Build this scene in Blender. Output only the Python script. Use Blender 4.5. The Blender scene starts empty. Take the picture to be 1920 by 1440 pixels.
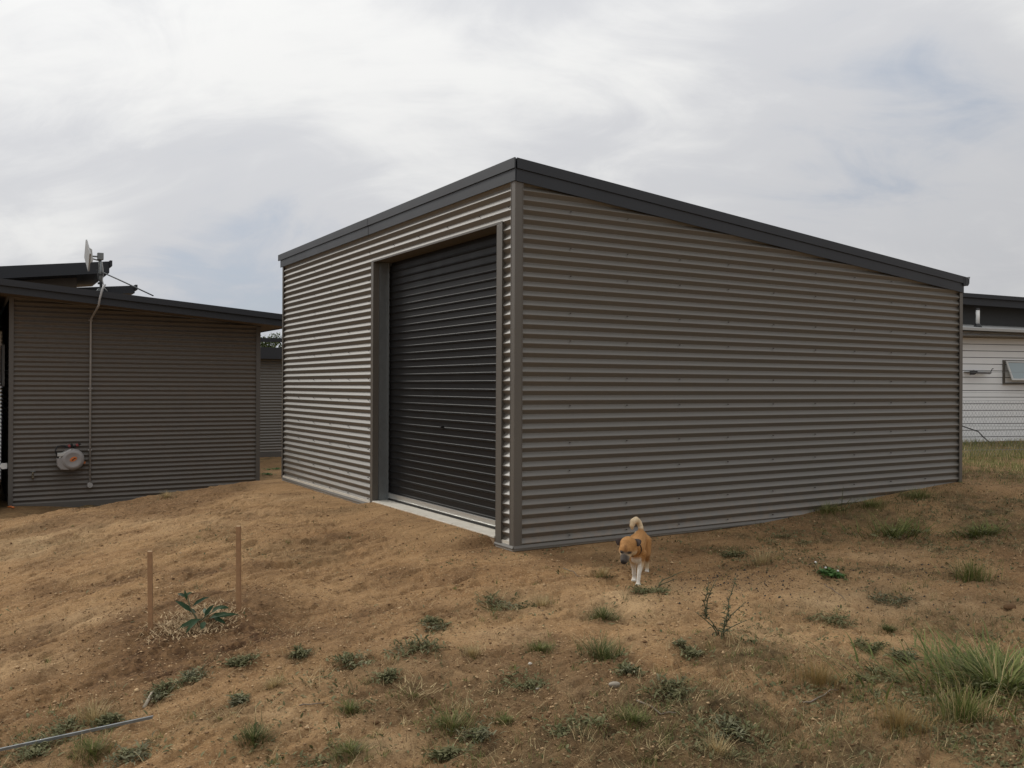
import bpy, bmesh, math, random
import numpy as np
from mathutils import Matrix, Vector

C = bpy.context.scene.collection
R = math.radians
RNG = np.random.default_rng(11)
random.seed(5)

# ------------------------------------------------------------------ camera
F_PX, PITCH, ROLL, YAW, CAM_Z = 1678.08, 0.0025, 0.0046, 0.5455, 1.2892
cd = bpy.data.cameras.new('camera')
cam = bpy.data.objects.new('camera', cd); C.objects.link(cam)
cd.sensor_fit = 'HORIZONTAL'; cd.sensor_width = 36.0
cd.lens = 36.0 * F_PX / 1920.0
cd.clip_start = 0.05; cd.clip_end = 9000
cam.matrix_world = Matrix.Translation((0, 0, CAM_Z)) @ Matrix.Rotation(R(90) + PITCH, 4, 'X') @ Matrix.Rotation(ROLL, 4, 'Z')
bpy.context.scene.camera = cam

# ------------------------------------------------------------------ sky, sun, exposure
SUN_EL, SUN_AZ = R(37), R(-54)          # azimuth from +Y, negative = to the left of the view
world = bpy.data.worlds.new('World'); bpy.context.scene.world = world
world.use_nodes = True
def build_world():
    nt = world.node_tree; N = nt.nodes; L = nt.links
    for n in list(N): N.remove(n)
    out = N.new('ShaderNodeOutputWorld'); bg = N.new('ShaderNodeBackground')
    L.new(bg.outputs[0], out.inputs[0]); bg.inputs[1].default_value = 0.1
    sky = N.new('ShaderNodeTexSky'); sky.sky_type = 'NISHITA'; sky.sun_disc = False
    sky.sun_elevation = SUN_EL; sky.sun_rotation = SUN_AZ
    sky.air_density = 1.0; sky.dust_density = 1.5
    tc = N.new('ShaderNodeTexCoord')
    sep = N.new('ShaderNodeSeparateXYZ'); L.new(tc.outputs['Generated'], sep.inputs[0])
    def math_(op, a, b=None, c=None, clamp=False):
        m = N.new('ShaderNodeMath'); m.operation = op; m.use_clamp = clamp
        for i, x in enumerate((a, b, c)):
            if x is None: continue
            if isinstance(x, (int, float)): m.inputs[i].default_value = x
            else: L.new(x, m.inputs[i])
        return m.outputs[0]
    zc = math_('MAXIMUM', sep.outputs[2], 0.0)
    den = math_('ADD', zc, 0.42)
    comb = N.new('ShaderNodeCombineXYZ')
    L.new(math_('DIVIDE', sep.outputs[0], den), comb.inputs[0]); L.new(math_('DIVIDE', sep.outputs[1], den), comb.inputs[1])
    def noise(scale, detail, rough, dist, off, stretch=(1, 1, 1), rot=0.0):
        mp = N.new('ShaderNodeMapping'); mp.inputs['Location'].default_value = off
        mp.inputs['Scale'].default_value = stretch; mp.inputs['Rotation'].default_value = (0, 0, rot)
        L.new(comb.outputs[0], mp.inputs[0])
        n = N.new('ShaderNodeTexNoise'); n.inputs['Scale'].default_value = scale; n.inputs['Detail'].default_value = detail
        n.inputs['Roughness'].default_value = rough; n.inputs['Distortion'].default_value = dist
        L.new(mp.outputs[0], n.inputs['Vector']); return n.outputs['Fac']
    def maprange(x, a, b, c, d, smooth=True):
        m = N.new('ShaderNodeMapRange'); m.interpolation_type = 'SMOOTHSTEP' if smooth else 'LINEAR'
        L.new(x, m.inputs[0])
        for i, v in enumerate((a, b, c, d)): m.inputs[i + 1].default_value = v
        return m.outputs[0]
    def blob(x, y, z, inner, outer):       # a soft cloud or gap standing in one direction of the sky
        v = Vector((x, y, z)).normalized()
        dp = N.new('ShaderNodeVectorMath'); dp.operation = 'DOT_PRODUCT'
        nm = N.new('ShaderNodeVectorMath'); nm.operation = 'NORMALIZE'; L.new(tc.outputs['Generated'], nm.inputs[0])
        L.new(nm.outputs[0], dp.inputs[0]); dp.inputs[1].default_value = v
        return maprange(dp.outputs['Value'], math.cos(R(outer)), math.cos(R(inner)), 0, 1)
    n1 = noise(1.75, 7, 0.52, 0.5, (3.1, 1.7, 0.0), (0.75, 1.35, 1), 0.35)
    n2 = noise(4.0, 7, 0.6, 1.0, (7.3, -2.2, 1.0), (0.8, 1.3, 1), 0.6)
    n3 = noise(0.95, 4, 0.5, 0.3, (1.3, 9.2, 2.0), (1, 1.2, 1), 0.2)
    bright = math_('ADD', math_('MULTIPLY', n1, 0.6), math_('ADD', math_('MULTIPLY', n2, 0.34), math_('MULTIPLY', n3, 0.3)))
    gap = math_('ADD', math_('MULTIPLY', blob(-0.27, 1, 0.12, 1, 12), 0.17),
                math_('ADD', math_('MULTIPLY', blob(0.37, 1, 0.335, 1, 11), 0.10), math_('MULTIPLY', blob(0.50, 1, 0.16, 1, 14), 0.06)))
    gap = math_('SUBTRACT', gap, math_('MULTIPLY', blob(-0.05, 1, 0.33, 2, 17), 0.02))
    bright = math_('SUBTRACT', math_('SUBTRACT', bright, 0.06), gap)
    # thick to thin cloud: pale white, blue grey
    ramp = N.new('ShaderNodeValToRGB'); L.new(bright, ramp.inputs[0])
    cr = ramp.color_ramp; cr.interpolation = 'EASE'
    cr.elements[0].position = 0.29; cr.elements[0].color = (0.56, 0.62, 0.72, 1)
    cr.elements[1].position = 0.68; cr.elements[1].color = (1.0, 1.0, 0.99, 1)
    e = cr.elements.new(0.47); e.color = (0.77, 0.78, 0.81, 1)
    sc = N.new('ShaderNodeVectorMath'); sc.operation = 'SCALE'; L.new(ramp.outputs[0], sc.inputs[0]); sc.inputs['Scale'].default_value = 1.0
    el = math_('ADD', math_('MULTIPLY', zc, 4.9), 5.2)
    glow = math_('MULTIPLY', blob(math.sin(SUN_AZ) * math.cos(SUN_EL), math.cos(SUN_AZ) * math.cos(SUN_EL), math.sin(SUN_EL), 3, 40), 0.6)
    veil = math_('MULTIPLY', blob(math.sin(SUN_AZ) * math.cos(SUN_EL), math.cos(SUN_AZ) * math.cos(SUN_EL), math.sin(SUN_EL), 12, 125), 2.4)
    glow = math_('ADD', glow, veil)
    L.new(math_('ADD', el, glow), sc.inputs['Scale'])
    cover = maprange(bright, 0.22, 0.42, 0.80, 1.0)
    mx = N.new('ShaderNodeMix'); mx.data_type = 'RGBA'
    L.new(cover, mx.inputs[0]); L.new(sky.outputs[0], mx.inputs[6]); L.new(sc.outputs[0], mx.inputs[7])
    L.new(mx.outputs[2], bg.inputs[0])
build_world()
sd = bpy.data.lights.new('sun', 'SUN'); sun = bpy.data.objects.new('sun', sd); C.objects.link(sun)
sd.energy = 1.5; sd.angle = R(16); sd.color = (1.0, 0.95, 0.87)
sdir = Vector((math.sin(SUN_AZ) * math.cos(SUN_EL), math.cos(SUN_AZ) * math.cos(SUN_EL), math.sin(SUN_EL)))
sun.rotation_euler = sdir.to_track_quat('Z', 'Y').to_euler(); sun.location = sdir * 60
vs = bpy.context.scene.view_settings
bpy.context.scene.cycles.use_denoising = True
vs.view_transform = 'Standard'; vs.look = 'None'; vs.gamma = 1; vs.exposure = 0; vs.use_curve_mapping = False

# ------------------------------------------------------------------ frames of reference
CORNER = np.array([0.0206, 7.0744, 0.0])                     # near corner of the shed
cy_, sy_ = math.cos(YAW), math.sin(YAW)
UR = np.array([cy_, sy_, 0.0]); UL = np.array([-sy_, cy_, 0.0])
def sh(a, b, z): return CORNER + UR * a + UL * b + np.array([0, 0, z])
def to_ab(X, Y):
    dx, dy = X - CORNER[0], Y - CORNER[1]
    return dx * cy_ + dy * sy_, -dx * sy_ + dy * cy_

# ------------------------------------------------------------------ numpy noise
def _h(ix, iy, s):
    n = (ix.astype(np.int64) * 374761393 + iy.astype(np.int64) * 668265263 + s * 144665) & 0x7fffffff
    n = ((n ^ (n >> 13)) * 1274126177) & 0x7fffffff
    return ((n ^ (n >> 16)) & 0xffff) / 65535.0
def vnoise(x, y, s=0):
    ix, iy = np.floor(x), np.floor(y); fx, fy = x - ix, y - iy
    fx = fx * fx * fx * (fx * (fx * 6 - 15) + 10); fy = fy * fy * fy * (fy * (fy * 6 - 15) + 10)
    a, b = _h(ix, iy, s), _h(ix + 1, iy, s); c, d = _h(ix, iy + 1, s), _h(ix + 1, iy + 1, s)
    return (a + (b - a) * fx) * (1 - fy) + (c + (d - c) * fx) * fy - 0.5
def fbm(x, y, s=0, o=4, g=0.5):
    r, amp = 0, 1.0
    for k in range(o):
        r = r + amp * vnoise(x * 2 ** k + 17.3 * k, y * 2 ** k - 9.1 * k, s + k); amp *= g
    return r
def sm(x, a, b):
    t = np.clip((x - a) / (b - a), 0, 1); return t * t * (3 - 2 * t)

# ------------------------------------------------------------------ terrain
SAP = (-2.50, -0.33)                                          # sapling, shed frame
def ground_z(X, Y, fine=True):
    X = np.asarray(X, float); Y = np.asarray(Y, float)
    a, b = to_ab(X, Y)
    na = np.maximum(-a, 0)
    z = -0.02 - 0.024 * np.minimum(na, 3.6) ** 2 - 0.13 * np.clip(na - 3.6, 0, 3)
    z = z + 0.022 * np.clip(np.minimum(b, 0), -9, 0)
    z = z + 0.25 * sm(a, 1.9, 6.3) * np.exp(-(np.minimum(b + 0.2, 0) / 2.2) ** 2) * (1 - 0.8 * sm(a, 7.5, 11)) * (1 - sm(b, 4, 9))
    b0 = 6.15 + 0.42 * np.clip(a, -1.9, 0)
    z = z - 0.68 * sm(b - b0, 0, 3.6) * (1 - sm(a, 6.5, 9.5)) * (1 + 0 * a)
    z = z + 0.30 * sm(na, 1.5, 3.6) * sm(b - b0, 0.3, 3.2)
    # dug ring round the sapling
    r = np.hypot(a - SAP[0], (b - SAP[1]))
    z = z + 0.035 * np.exp(-((r - 0.42) / 0.16) ** 2) - 0.02 * np.exp(-(r / 0.3) ** 2)
    z = z + 0.074 * sm(a, -0.9, -0.02) * sm(b, 0.28, 0.40) * (1 - sm(b, 2.84, 2.97)) * (1 - sm(a, 0.0, 0.1))
    # flat close to the shed walls
    dw = np.hypot(np.maximum(np.maximum(-a, a - 5.96), 0), np.maximum(np.maximum(-b, b - 6.14), 0))
    k = 0.03 + 0.97 * sm(dw, 0.03, 0.9)
    far = 1 - sm(np.hypot(X, Y - 6), 18, 60)
    z = z + k * far * (0.085 * fbm(X * 0.9, Y * 0.9, 3, 3) + 0.030 * fbm(X * 3.1, Y * 3.1, 9, 3))
    # scraped streaks left by the grader, along the fall of the pad
    st = fbm((a * 0.985 + b * 0.17) * 0.5, (b * 0.985 - a * 0.17) * 5.2, 21, 4)
    z = z + k * 0.040 * st * sm(-a, -1.0, 0.8) * far
    if fine:
        dug = np.exp(-((r - 0.3) / 0.45) ** 2) + 0.5 * sm(fbm(X * 0.8 + 4, Y * 0.8, 33, 3), 0.05, 0.3)
        if 'DUGP' in globals(): dug = np.maximum(dug, 1.3 * patch_mask(X, Y, DUGP))
        c = vnoise(X * 16, Y * 16, 41)
        z = z + k * far * (0.013 * fbm(X * 11, Y * 11, 15, 3) + 0.0085 * fbm(X * 34, Y * 34, 27, 2)
                           - 0.016 * sm(vnoise((a * 0.97 + b * 0.25) * 7, (b * 0.97 - a * 0.25) * 26, 83), 0.22, 0.36)
                           - 0.012 * sm(vnoise(X * 19, Y * 15, 85), 0.30, 0.40) + 0.010 * sm(vnoise(X * 23, Y * 19, 87), 0.33, 0.42)
                           + dug * (0.022 * np.maximum(c - 0.1, 0) + 0.012 * fbm(X * 22, Y * 22, 51, 2)))
    return z
def gz(x, y): return float(ground_z(np.array([x]), np.array([y]))[0])
def at(px, py):
    """where the line of sight through a point of the photograph meets the ground"""
    dx, dy = px - 960.0, py - 720.0
    cr, sr = math.cos(ROLL), math.sin(ROLL)
    u, v = dx * cr + dy * sr, -dx * sr + dy * cr
    d = np.array([u / F_PX, math.cos(PITCH) + v / F_PX * math.sin(PITCH), -v / F_PX * math.cos(PITCH) + math.sin(PITCH)])
    t = np.linspace(2.5, 40, 6000)
    zz = CAM_Z + d[2] * t - ground_z(d[0] * t, d[1] * t, False)
    i = int(np.argmax(zz < 0))
    return float(d[0] * t[i]), float(d[1] * t[i])

G_ = 'grass tufts on the bare ground'; W_ = 'low weeds on the bare ground'
TUFTS = [
 ('weed', 'flat dark broad leaved weed in the middle of the bare ground', 940, 1140, 84, 'broad', 'weed', W_),
 ('dry_grass_tuft', 'small yellow grass tuft just right of the flat dark weed', 1016, 1136, 46, 'dry', 'grass tuft', G_),
 ('grass_tuft', 'spiky green grass tuft on sand in front of the dog, farther one', 1130, 1160, 62, 'green', 'grass tuft', G_),
 ('grass_tuft', 'large spiky dark green tuft on sand, nearer one below the dog', 1128, 1232, 92, 'green', 'grass tuft', G_),
 ('grass_tuft', 'small bright green grass patch alone on pale sand', 1012, 1220, 50, 'grass', 'grass tuft', G_),
 ('weed', 'little dull green weed beside the flat grey stone', 1175, 1265, 40, 'broad', 'weed', W_),
 ('weed', 'wide dark leafy weed right of the flat grey stone', 1243, 1292, 108, 'broad', 'weed', W_),
 ('weed', 'dark low weed mat beside the white pebble', 985, 1282, 92, 'mat', 'weed', W_),
 ('dry_grass_tuft', 'pale dead straw tuft left of the low weed mat', 932, 1300, 62, 'straw', 'grass tuft', G_),
 ('weed', 'grey green leafy weed, larger of the row left of centre', 776, 1222, 92, 'broad', 'weed', W_),
 ('weed', 'leafy weed at the left end of the row left of centre', 665, 1242, 74, 'broad', 'weed', W_),
 ('weed', 'small leafy weed topmost in the row left of centre', 812, 1180, 56, 'broad', 'weed', W_),
 ('dry_grass_tuft', 'low yellowish grass tuft between two weed rows', 885, 1228, 42, 'dry', 'grass tuft', G_),
 ('weed', 'thin low weed just below the row left of centre', 712, 1274, 54, 'mat', 'weed', W_),
 ('grass_tuft', 'fresh green grass tuft left of the straw heap', 657, 1332, 50, 'grass', 'grass tuft', G_),
 ('grass_tuft', 'wide green grass clump below the straw heap', 850, 1362, 92, 'grass', 'grass tuft', G_),
 ('grass_tuft', 'narrow green tuft right of the wide green grass clump', 945, 1354, 40, 'grass', 'grass tuft', G_),
 ('grass_tuft', 'soft green grass clump below the grey stone', 1186, 1356, 78, 'grass', 'grass tuft', G_),
 ('weed', 'dark green weed mat at the bottom middle among dead litter', 1090, 1368, 90, 'mat', 'weed', W_),
 ('grass_tuft', 'dense dark green tuft right of the steel strip end', 475, 1388, 66, 'green', 'grass tuft', G_),
 ('weed', 'leafy weed patch beside the pale bark strip, lower half', 305, 1300, 64, 'broad', 'weed', W_),
 ('weed', 'small greyish weed patch above the pale bark strip, upper half', 352, 1276, 56, 'grey', 'weed', W_),
 ('dry_grass_tuft', 'golden dry grass tuft above the steel strip', 175, 1350, 78, 'dry', 'grass tuft', G_),
 ('weed', 'small green weed at the right foot of the golden tuft', 200, 1358, 38, 'mat', 'weed', W_),
 ('dry_grass_tuft', 'small yellow tuft between the sapling and bare sand', 512, 1288, 42, 'dry', 'grass tuft', G_),
 ('weed', 'dark leafy weed at the right edge of the dug soil', 562, 1232, 40, 'broad', 'weed', W_),
 ('weed', 'thin green weed below the sapling mulch', 452, 1246, 40, 'mat', 'weed', W_),
 ('weed', 'tiny weed on the sand above the dense dark tuft', 448, 1318, 30, 'grey', 'weed', W_),
 ('grass_tuft', 'grey green grass tuft touching the underside of the steel strip', 172, 1410, 78, 'grass', 'grass tuft', G_),
 ('weed', 'dark weed patch lying over the steel strip', 66, 1412, 96, 'mat', 'weed', W_),
 ('weed', 'dark weed patch above the left end of the steel strip', 105, 1376, 84, 'mat', 'weed', W_),
 ('weed', 'curled grey weed right of the tuft under the steel strip', 245, 1418, 64, 'grey', 'weed', W_),
 ('clover', 'bright clover clump with white flower heads', 1560, 1080, 58, 'clover', 'clover', None),
 ('grass_tuft', 'tall green grass tuft on pale ground at far right', 1822, 1088, 84, 'tall', 'grass tuft', G_),
 ('grass_heap', 'long flattened green grass lying near the shed wall', 1680, 1004, 150, 'lying', 'grass', None),
 ('weed', 'sprawling weed between the clover and the shed wall', 1478, 1018, 84, 'mat', 'weed', W_),
 ('weed', 'sprawling dark weed in the open sand right of the tall weed', 1550, 1166, 78, 'mat', 'weed', W_),
 ('grass_tuft', 'small dense green cushion on sand right of the sprawling dark weed', 1666, 1182, 32, 'green', 'grass tuft', G_),
 ('weed', 'small weed halfway between two green cushions at right', 1632, 1216, 42, 'mat', 'weed', W_),
 ('weed', 'low green cushion weed left of the lush grass mass', 1696, 1234, 40, 'grey', 'weed', W_),
 ('weed', 'leafy weed at the foot of the tall dark weed', 1290, 1220, 54, 'broad', 'weed', W_),
 ('dry_grass_tuft', 'wide dry and green grass clump leaning over sand', 1535, 1282, 112, 'ochre', 'grass tuft', G_),
 ('weed', 'flat dark weed right of the leaning dry clump', 1640, 1276, 92, 'mat', 'weed', W_),
 ('weed', 'twiggy flat weed under the tall green tuft', 1672, 1128, 78, 'grey', 'weed', W_),
 ('grass_mass', 'lush mass of long green grass at the right edge', 1872, 1290, 330, 'lush', 'grass', None),
 ('grass_tuft', 'upright thin green and straw clump below the lush mass', 1806, 1350, 120, 'tall', 'grass tuft', G_),
 ('dry_grass_tuft', 'ochre bushy grass clump left of the upright clump', 1690, 1366, 120, 'ochre', 'grass tuft', G_),
 ('weed', 'pale green leafy weed in the dead litter at the bottom', 1372, 1372, 60, 'grey', 'weed', W_),
 ('dry_grass_tuft', 'thin standing straw tuft at the bottom right of centre', 1345, 1415, 72, 'dry', 'grass tuft', G_),
 ('dry_grass_tuft', 'pale straw tuft at the bottom edge below the stone', 1226, 1405, 84, 'straw', 'grass tuft', G_),
 ('weed', 'trailing weed on the ground just in front of the dog', 1212, 1112, 66, 'mat', 'weed', W_),
 ('dry_grass_tuft', 'small yellow dry tuft left of the dog', 1128, 1080, 36, 'dry', 'grass tuft', G_),
 ('dry_grass_tuft', 'wispy dry grass right of the dog', 1428, 1056, 56, 'dry', 'grass tuft', G_),
 ('weed', 'small weed left of the wispy dry grass', 1378, 1042, 44, 'mat', 'weed', W_),
 ('grass_tuft', 'green grass growing against the shed wall, left clump', 1552, 960, 72, 'grass', 'grass tuft', G_),
 ('grass_tuft', 'green grass growing against the shed wall, middle clump', 1632, 950, 66, 'grass', 'grass tuft', G_),
 ('grass_tuft', 'green grass growing against the shed wall, right clump', 1722, 934, 72, 'grass', 'grass tuft', G_),
 ('weed', 'flattened weed on pale ground near the right edge', 1838, 1004, 100, 'lying', 'weed', W_),
 ('straw_heap', 'small heap of dead straw on the sand', 775, 1304, 96, 'straw', 'straw', None),
 ('weed', 'grey stalky weed under the wide green grass clump', 890, 1382, 70, 'grey', 'weed', W_),
 ('grass_tuft', 'yellow green grass clump at the bottom left of centre', 655, 1412, 72, 'grass', 'grass tuft', G_),
 ('weed', 'little weed at the bottom edge between two sand patches', 825, 1418, 60, 'mat', 'weed', W_),
 ('weed', 'green weed in the gap beside the brown house corner', 498, 890, 44, 'clover', 'weed', W_),
 ('weed', 'green weed patch in the gap beside the shed corner', 515, 880, 46, 'clover', 'weed', W_),
 ('dry_grass_tuft', 'sparse dry tuft on the bank below the brown wall', 312, 932, 26, 'dry', 'grass tuft', G_),
]

# where dead litter mats the soil: round every plant, and in some wider patches (x, y, half width, half height in the photograph)
LITTER = [(1420, 1238, 120, 45, .9), (1090, 1385, 190, 55, .9), (1600, 1385, 300, 60, .9), (1500, 1295, 120, 35, .7), (1800, 1385, 170, 60, .9), (1700, 1072, 130, 20, .6),
          (400, 1345, 100, 25, .5), (100, 1395, 130, 35, .7), (760, 1325, 120, 32, .6), (900, 1395, 150, 40, .7), (1370, 1385, 120, 50, .8), (1450, 1045, 130, 18, .5), (1330, 1215, 90, 25, .6),
          (1850, 960, 140, 40, .95), (1650, 965, 160, 16, .9), (1450, 1005, 120, 10, .7), (1600, 1015, 130, 8, .7), (1760, 1030, 120, 10, .7), (1350, 1030, 90, 7, .5), (700, 1250, 150, 25, .4), (1500, 1340, 140, 40, .6), (650, 1420, 120, 25, .6), (960, 1300, 90, 22, .5), (1830, 1180, 140, 35, .6)]
# darker turned soil and painted shade: dug band across the left slope, spoil below the sapling, trodden ground by the door, the shed's soft shade painted in along its long wall
DUG = [(90, 1105, 90, 14, .8), (230, 1090, 90, 12, .9), (370, 1075, 80, 12, .9), (480, 1058, 80, 9, .6), (300, 1235, 120, 28, 1.0), (470, 1215, 120, 28, .9), (620, 1200, 80, 20, .7), (90, 1200, 120, 26, .6),
       (150, 1280, 130, 28, .7), (330, 1190, 110, 22, .8), (760, 1075, 120, 16, .5), (640, 1010, 120, 10, .5), (900, 1060, 110, 12, .5), (560, 1140, 110, 14, .5), (1060, 1050, 110, 14, .55), (1290, 1030, 140, 10, .5),
       (1560, 1000, 140, 9, .6), (700, 1150, 120, 16, .6), (830, 1150, 90, 14, .5), (380, 960, 90, 6, .4), (1440, 1250, 110, 30, .6), (1180, 1330, 90, 18, .4), (60, 1060, 80, 7, .5)]
PALE = [(1120, 1125, 190, 26, .8), (960, 1190, 200, 26, .8), (1600, 1130, 260, 30, .9), (1330, 1105, 120, 16, .8), (1500, 1195, 190, 24, .7), (110, 1020, 170, 22, .9), (300, 980, 180, 14, .6), (560, 1345, 130, 22, .8), (760, 1250, 100, 18, .5),
        (1080, 1290, 120, 22, .7), (880, 1255, 110, 18, .7), (640, 1300, 100, 16, .6), (1640, 1045, 110, 10, .7), (150, 1160, 160, 16, .6), (400, 1120, 120, 10, .4), (720, 1400, 100, 22, .7), (1560, 1310, 60, 14, .6), (860, 960, 90, 8, .5), (60, 1250, 110, 18, .6), (1440, 1310, 70, 14, .5), (540, 935, 120, 8, .4)]
def _patches(D=None):
    P = []
    for px, py, rx, ry, st in D if D else LITTER + [(r[2], r[3] - 4, max(18, r[4] * 0.62), max(7, r[4] * 0.24), .75) for r in TUFTS if r[3] > 930]:
        c = at(px, py); P.append((c[0], c[1], rx / F_PX * c[1], max(ry * c[1] ** 2 / (F_PX * (CAM_Z + 0.15)), 0.06), st))
    return np.array(P)
PATCH = _patches(); DUGP = _patches(DUG); PALEP = _patches(PALE)
def patch_mask(X, Y, PATCH=PATCH):
    X = np.asarray(X, float); Y = np.asarray(Y, float); m = np.zeros(X.shape)
    for cx, cy, rx, ry, st in PATCH:
        if X.ndim == 2:
            c0, c1 = np.searchsorted(X[0], [cx - 3 * rx, cx + 3 * rx]); r0, r1 = np.searchsorted(Y[:, 0], [cy - 3 * ry, cy + 3 * ry])
            if c1 > c0 and r1 > r0:
                v = m[r0:r1, c0:c1]; np.maximum(v, st * np.exp(-((X[r0:r1, c0:c1] - cx) / rx) ** 2 - ((Y[r0:r1, c0:c1] - cy) / ry) ** 2), out=v)
        else: m = np.maximum(m, st * np.exp(-((X - cx) / rx) ** 2 - ((Y - cy) / ry) ** 2))
    return m

# ------------------------------------------------------------------ materials
def mat_new(name):
    m = bpy.data.materials.new(name); m.use_nodes = True
    nt = m.node_tree; b = nt.nodes['Principled BSDF']; return m, nt, b
def mat(name, col, rough=0.6, metal=0.0, vary=0.12, scale=8.0, bump=0.0, bscale=60.0, spec=0.5, dirt=None, rvary=0.0, coord='Object'):
    """paint, metal, wood ... with uneven tone and grain"""
    m, nt, b = mat_new(name); N, L = nt.nodes, nt.links
    tc = N.new('ShaderNodeTexCoord')
    n = N.new('ShaderNodeTexNoise'); n.inputs['Scale'].default_value = scale; n.inputs['Detail'].default_value = 6
    L.new(tc.outputs[coord], n.inputs['Vector'])
    mx = N.new('ShaderNodeMix'); mx.data_type = 'RGBA'
    L.new(n.outputs['Fac'], mx.inputs[0])
    mx.inputs[6].default_value = (*[c * (1 - vary) for c in col], 1); mx.inputs[7].default_value = (*[min(1, c * (1 + vary)) for c in col], 1)
    last = mx.outputs[2]
    if dirt:
        n2 = N.new('ShaderNodeTexNoise'); n2.inputs['Scale'].default_value = dirt[1]; n2.inputs['Detail'].default_value = 8; n2.inputs['Roughness'].default_value = 0.65
        L.new(tc.outputs[coord], n2.inputs['Vector'])
        mr = N.new('ShaderNodeMapRange'); mr.inputs[1].default_value = 0.5; mr.inputs[2].default_value = 0.75; mr.inputs[4].default_value = dirt[2]
        L.new(n2.outputs['Fac'], mr.inputs[0])
        m2 = N.new('ShaderNodeMix'); m2.data_type = 'RGBA'; L.new(mr.outputs[0], m2.inputs[0]); L.new(last, m2.inputs[6])
        m2.inputs[7].default_value = (*dirt[0], 1); last = m2.outputs[2]
    L.new(last, b.inputs['Base Color'])
    b.inputs['Roughness'].default_value = rough; b.inputs['Metallic'].default_value = metal
    b.inputs['Specular IOR Level'].default_value = spec
    if rvary:
        mr = N.new('ShaderNodeMapRange'); L.new(n.outputs['Fac'], mr.inputs[0]); mr.inputs[1].default_value = 0.3; mr.inputs[2].default_value = 0.7
        mr.inputs[3].default_value = rough - rvary; mr.inputs[4].default_value = rough + rvary; L.new(mr.outputs[0], b.inputs['Roughness'])
    if bump:
        n3 = N.new('ShaderNodeTexNoise'); n3.inputs['Scale'].default_value = bscale; n3.inputs['Detail'].default_value = 4
        L.new(tc.outputs[coord], n3.inputs['Vector'])
        bp = N.new('ShaderNodeBump'); bp.inputs['Strength'].default_value = 1.0; bp.inputs['Distance'].default_value = bump
        L.new(n3.outputs['Fac'], bp.inputs['Height']); L.new(bp.outputs[0], b.inputs['Normal'])
    return m
def mat_attr(name, c0, c1, rough=0.6, attr='tint', spec=0.3, trans=0.0):
    """leaf or straw: two colours mixed by a number stored on each blade"""
    m, nt, b = mat_new(name); N, L = nt.nodes, nt.links
    at_ = N.new('ShaderNodeAttribute'); at_.attribute_name = attr
    mx = N.new('ShaderNodeMix'); mx.data_type = 'RGBA'; L.new(at_.outputs['Fac'], mx.inputs[0])
    mx.inputs[6].default_value = (*c0, 1); mx.inputs[7].default_value = (*c1, 1)
    L.new(mx.outputs[2], b.inputs['Base Color']); b.inputs['Roughness'].default_value = rough
    b.inputs['Specular IOR Level'].default_value = spec
    if trans:
        tr = N.new('ShaderNodeBsdfTranslucent'); L.new(mx.outputs[2], tr.inputs['Color'])
        ms = N.new('ShaderNodeMixShader'); ms.inputs[0].default_value = trans
        L.new(b.outputs[0], ms.inputs[1]); L.new(tr.outputs[0], ms.inputs[2])
        L.new(ms.outputs[0], N['Material Output'].inputs['Surface'])
    return m

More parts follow.
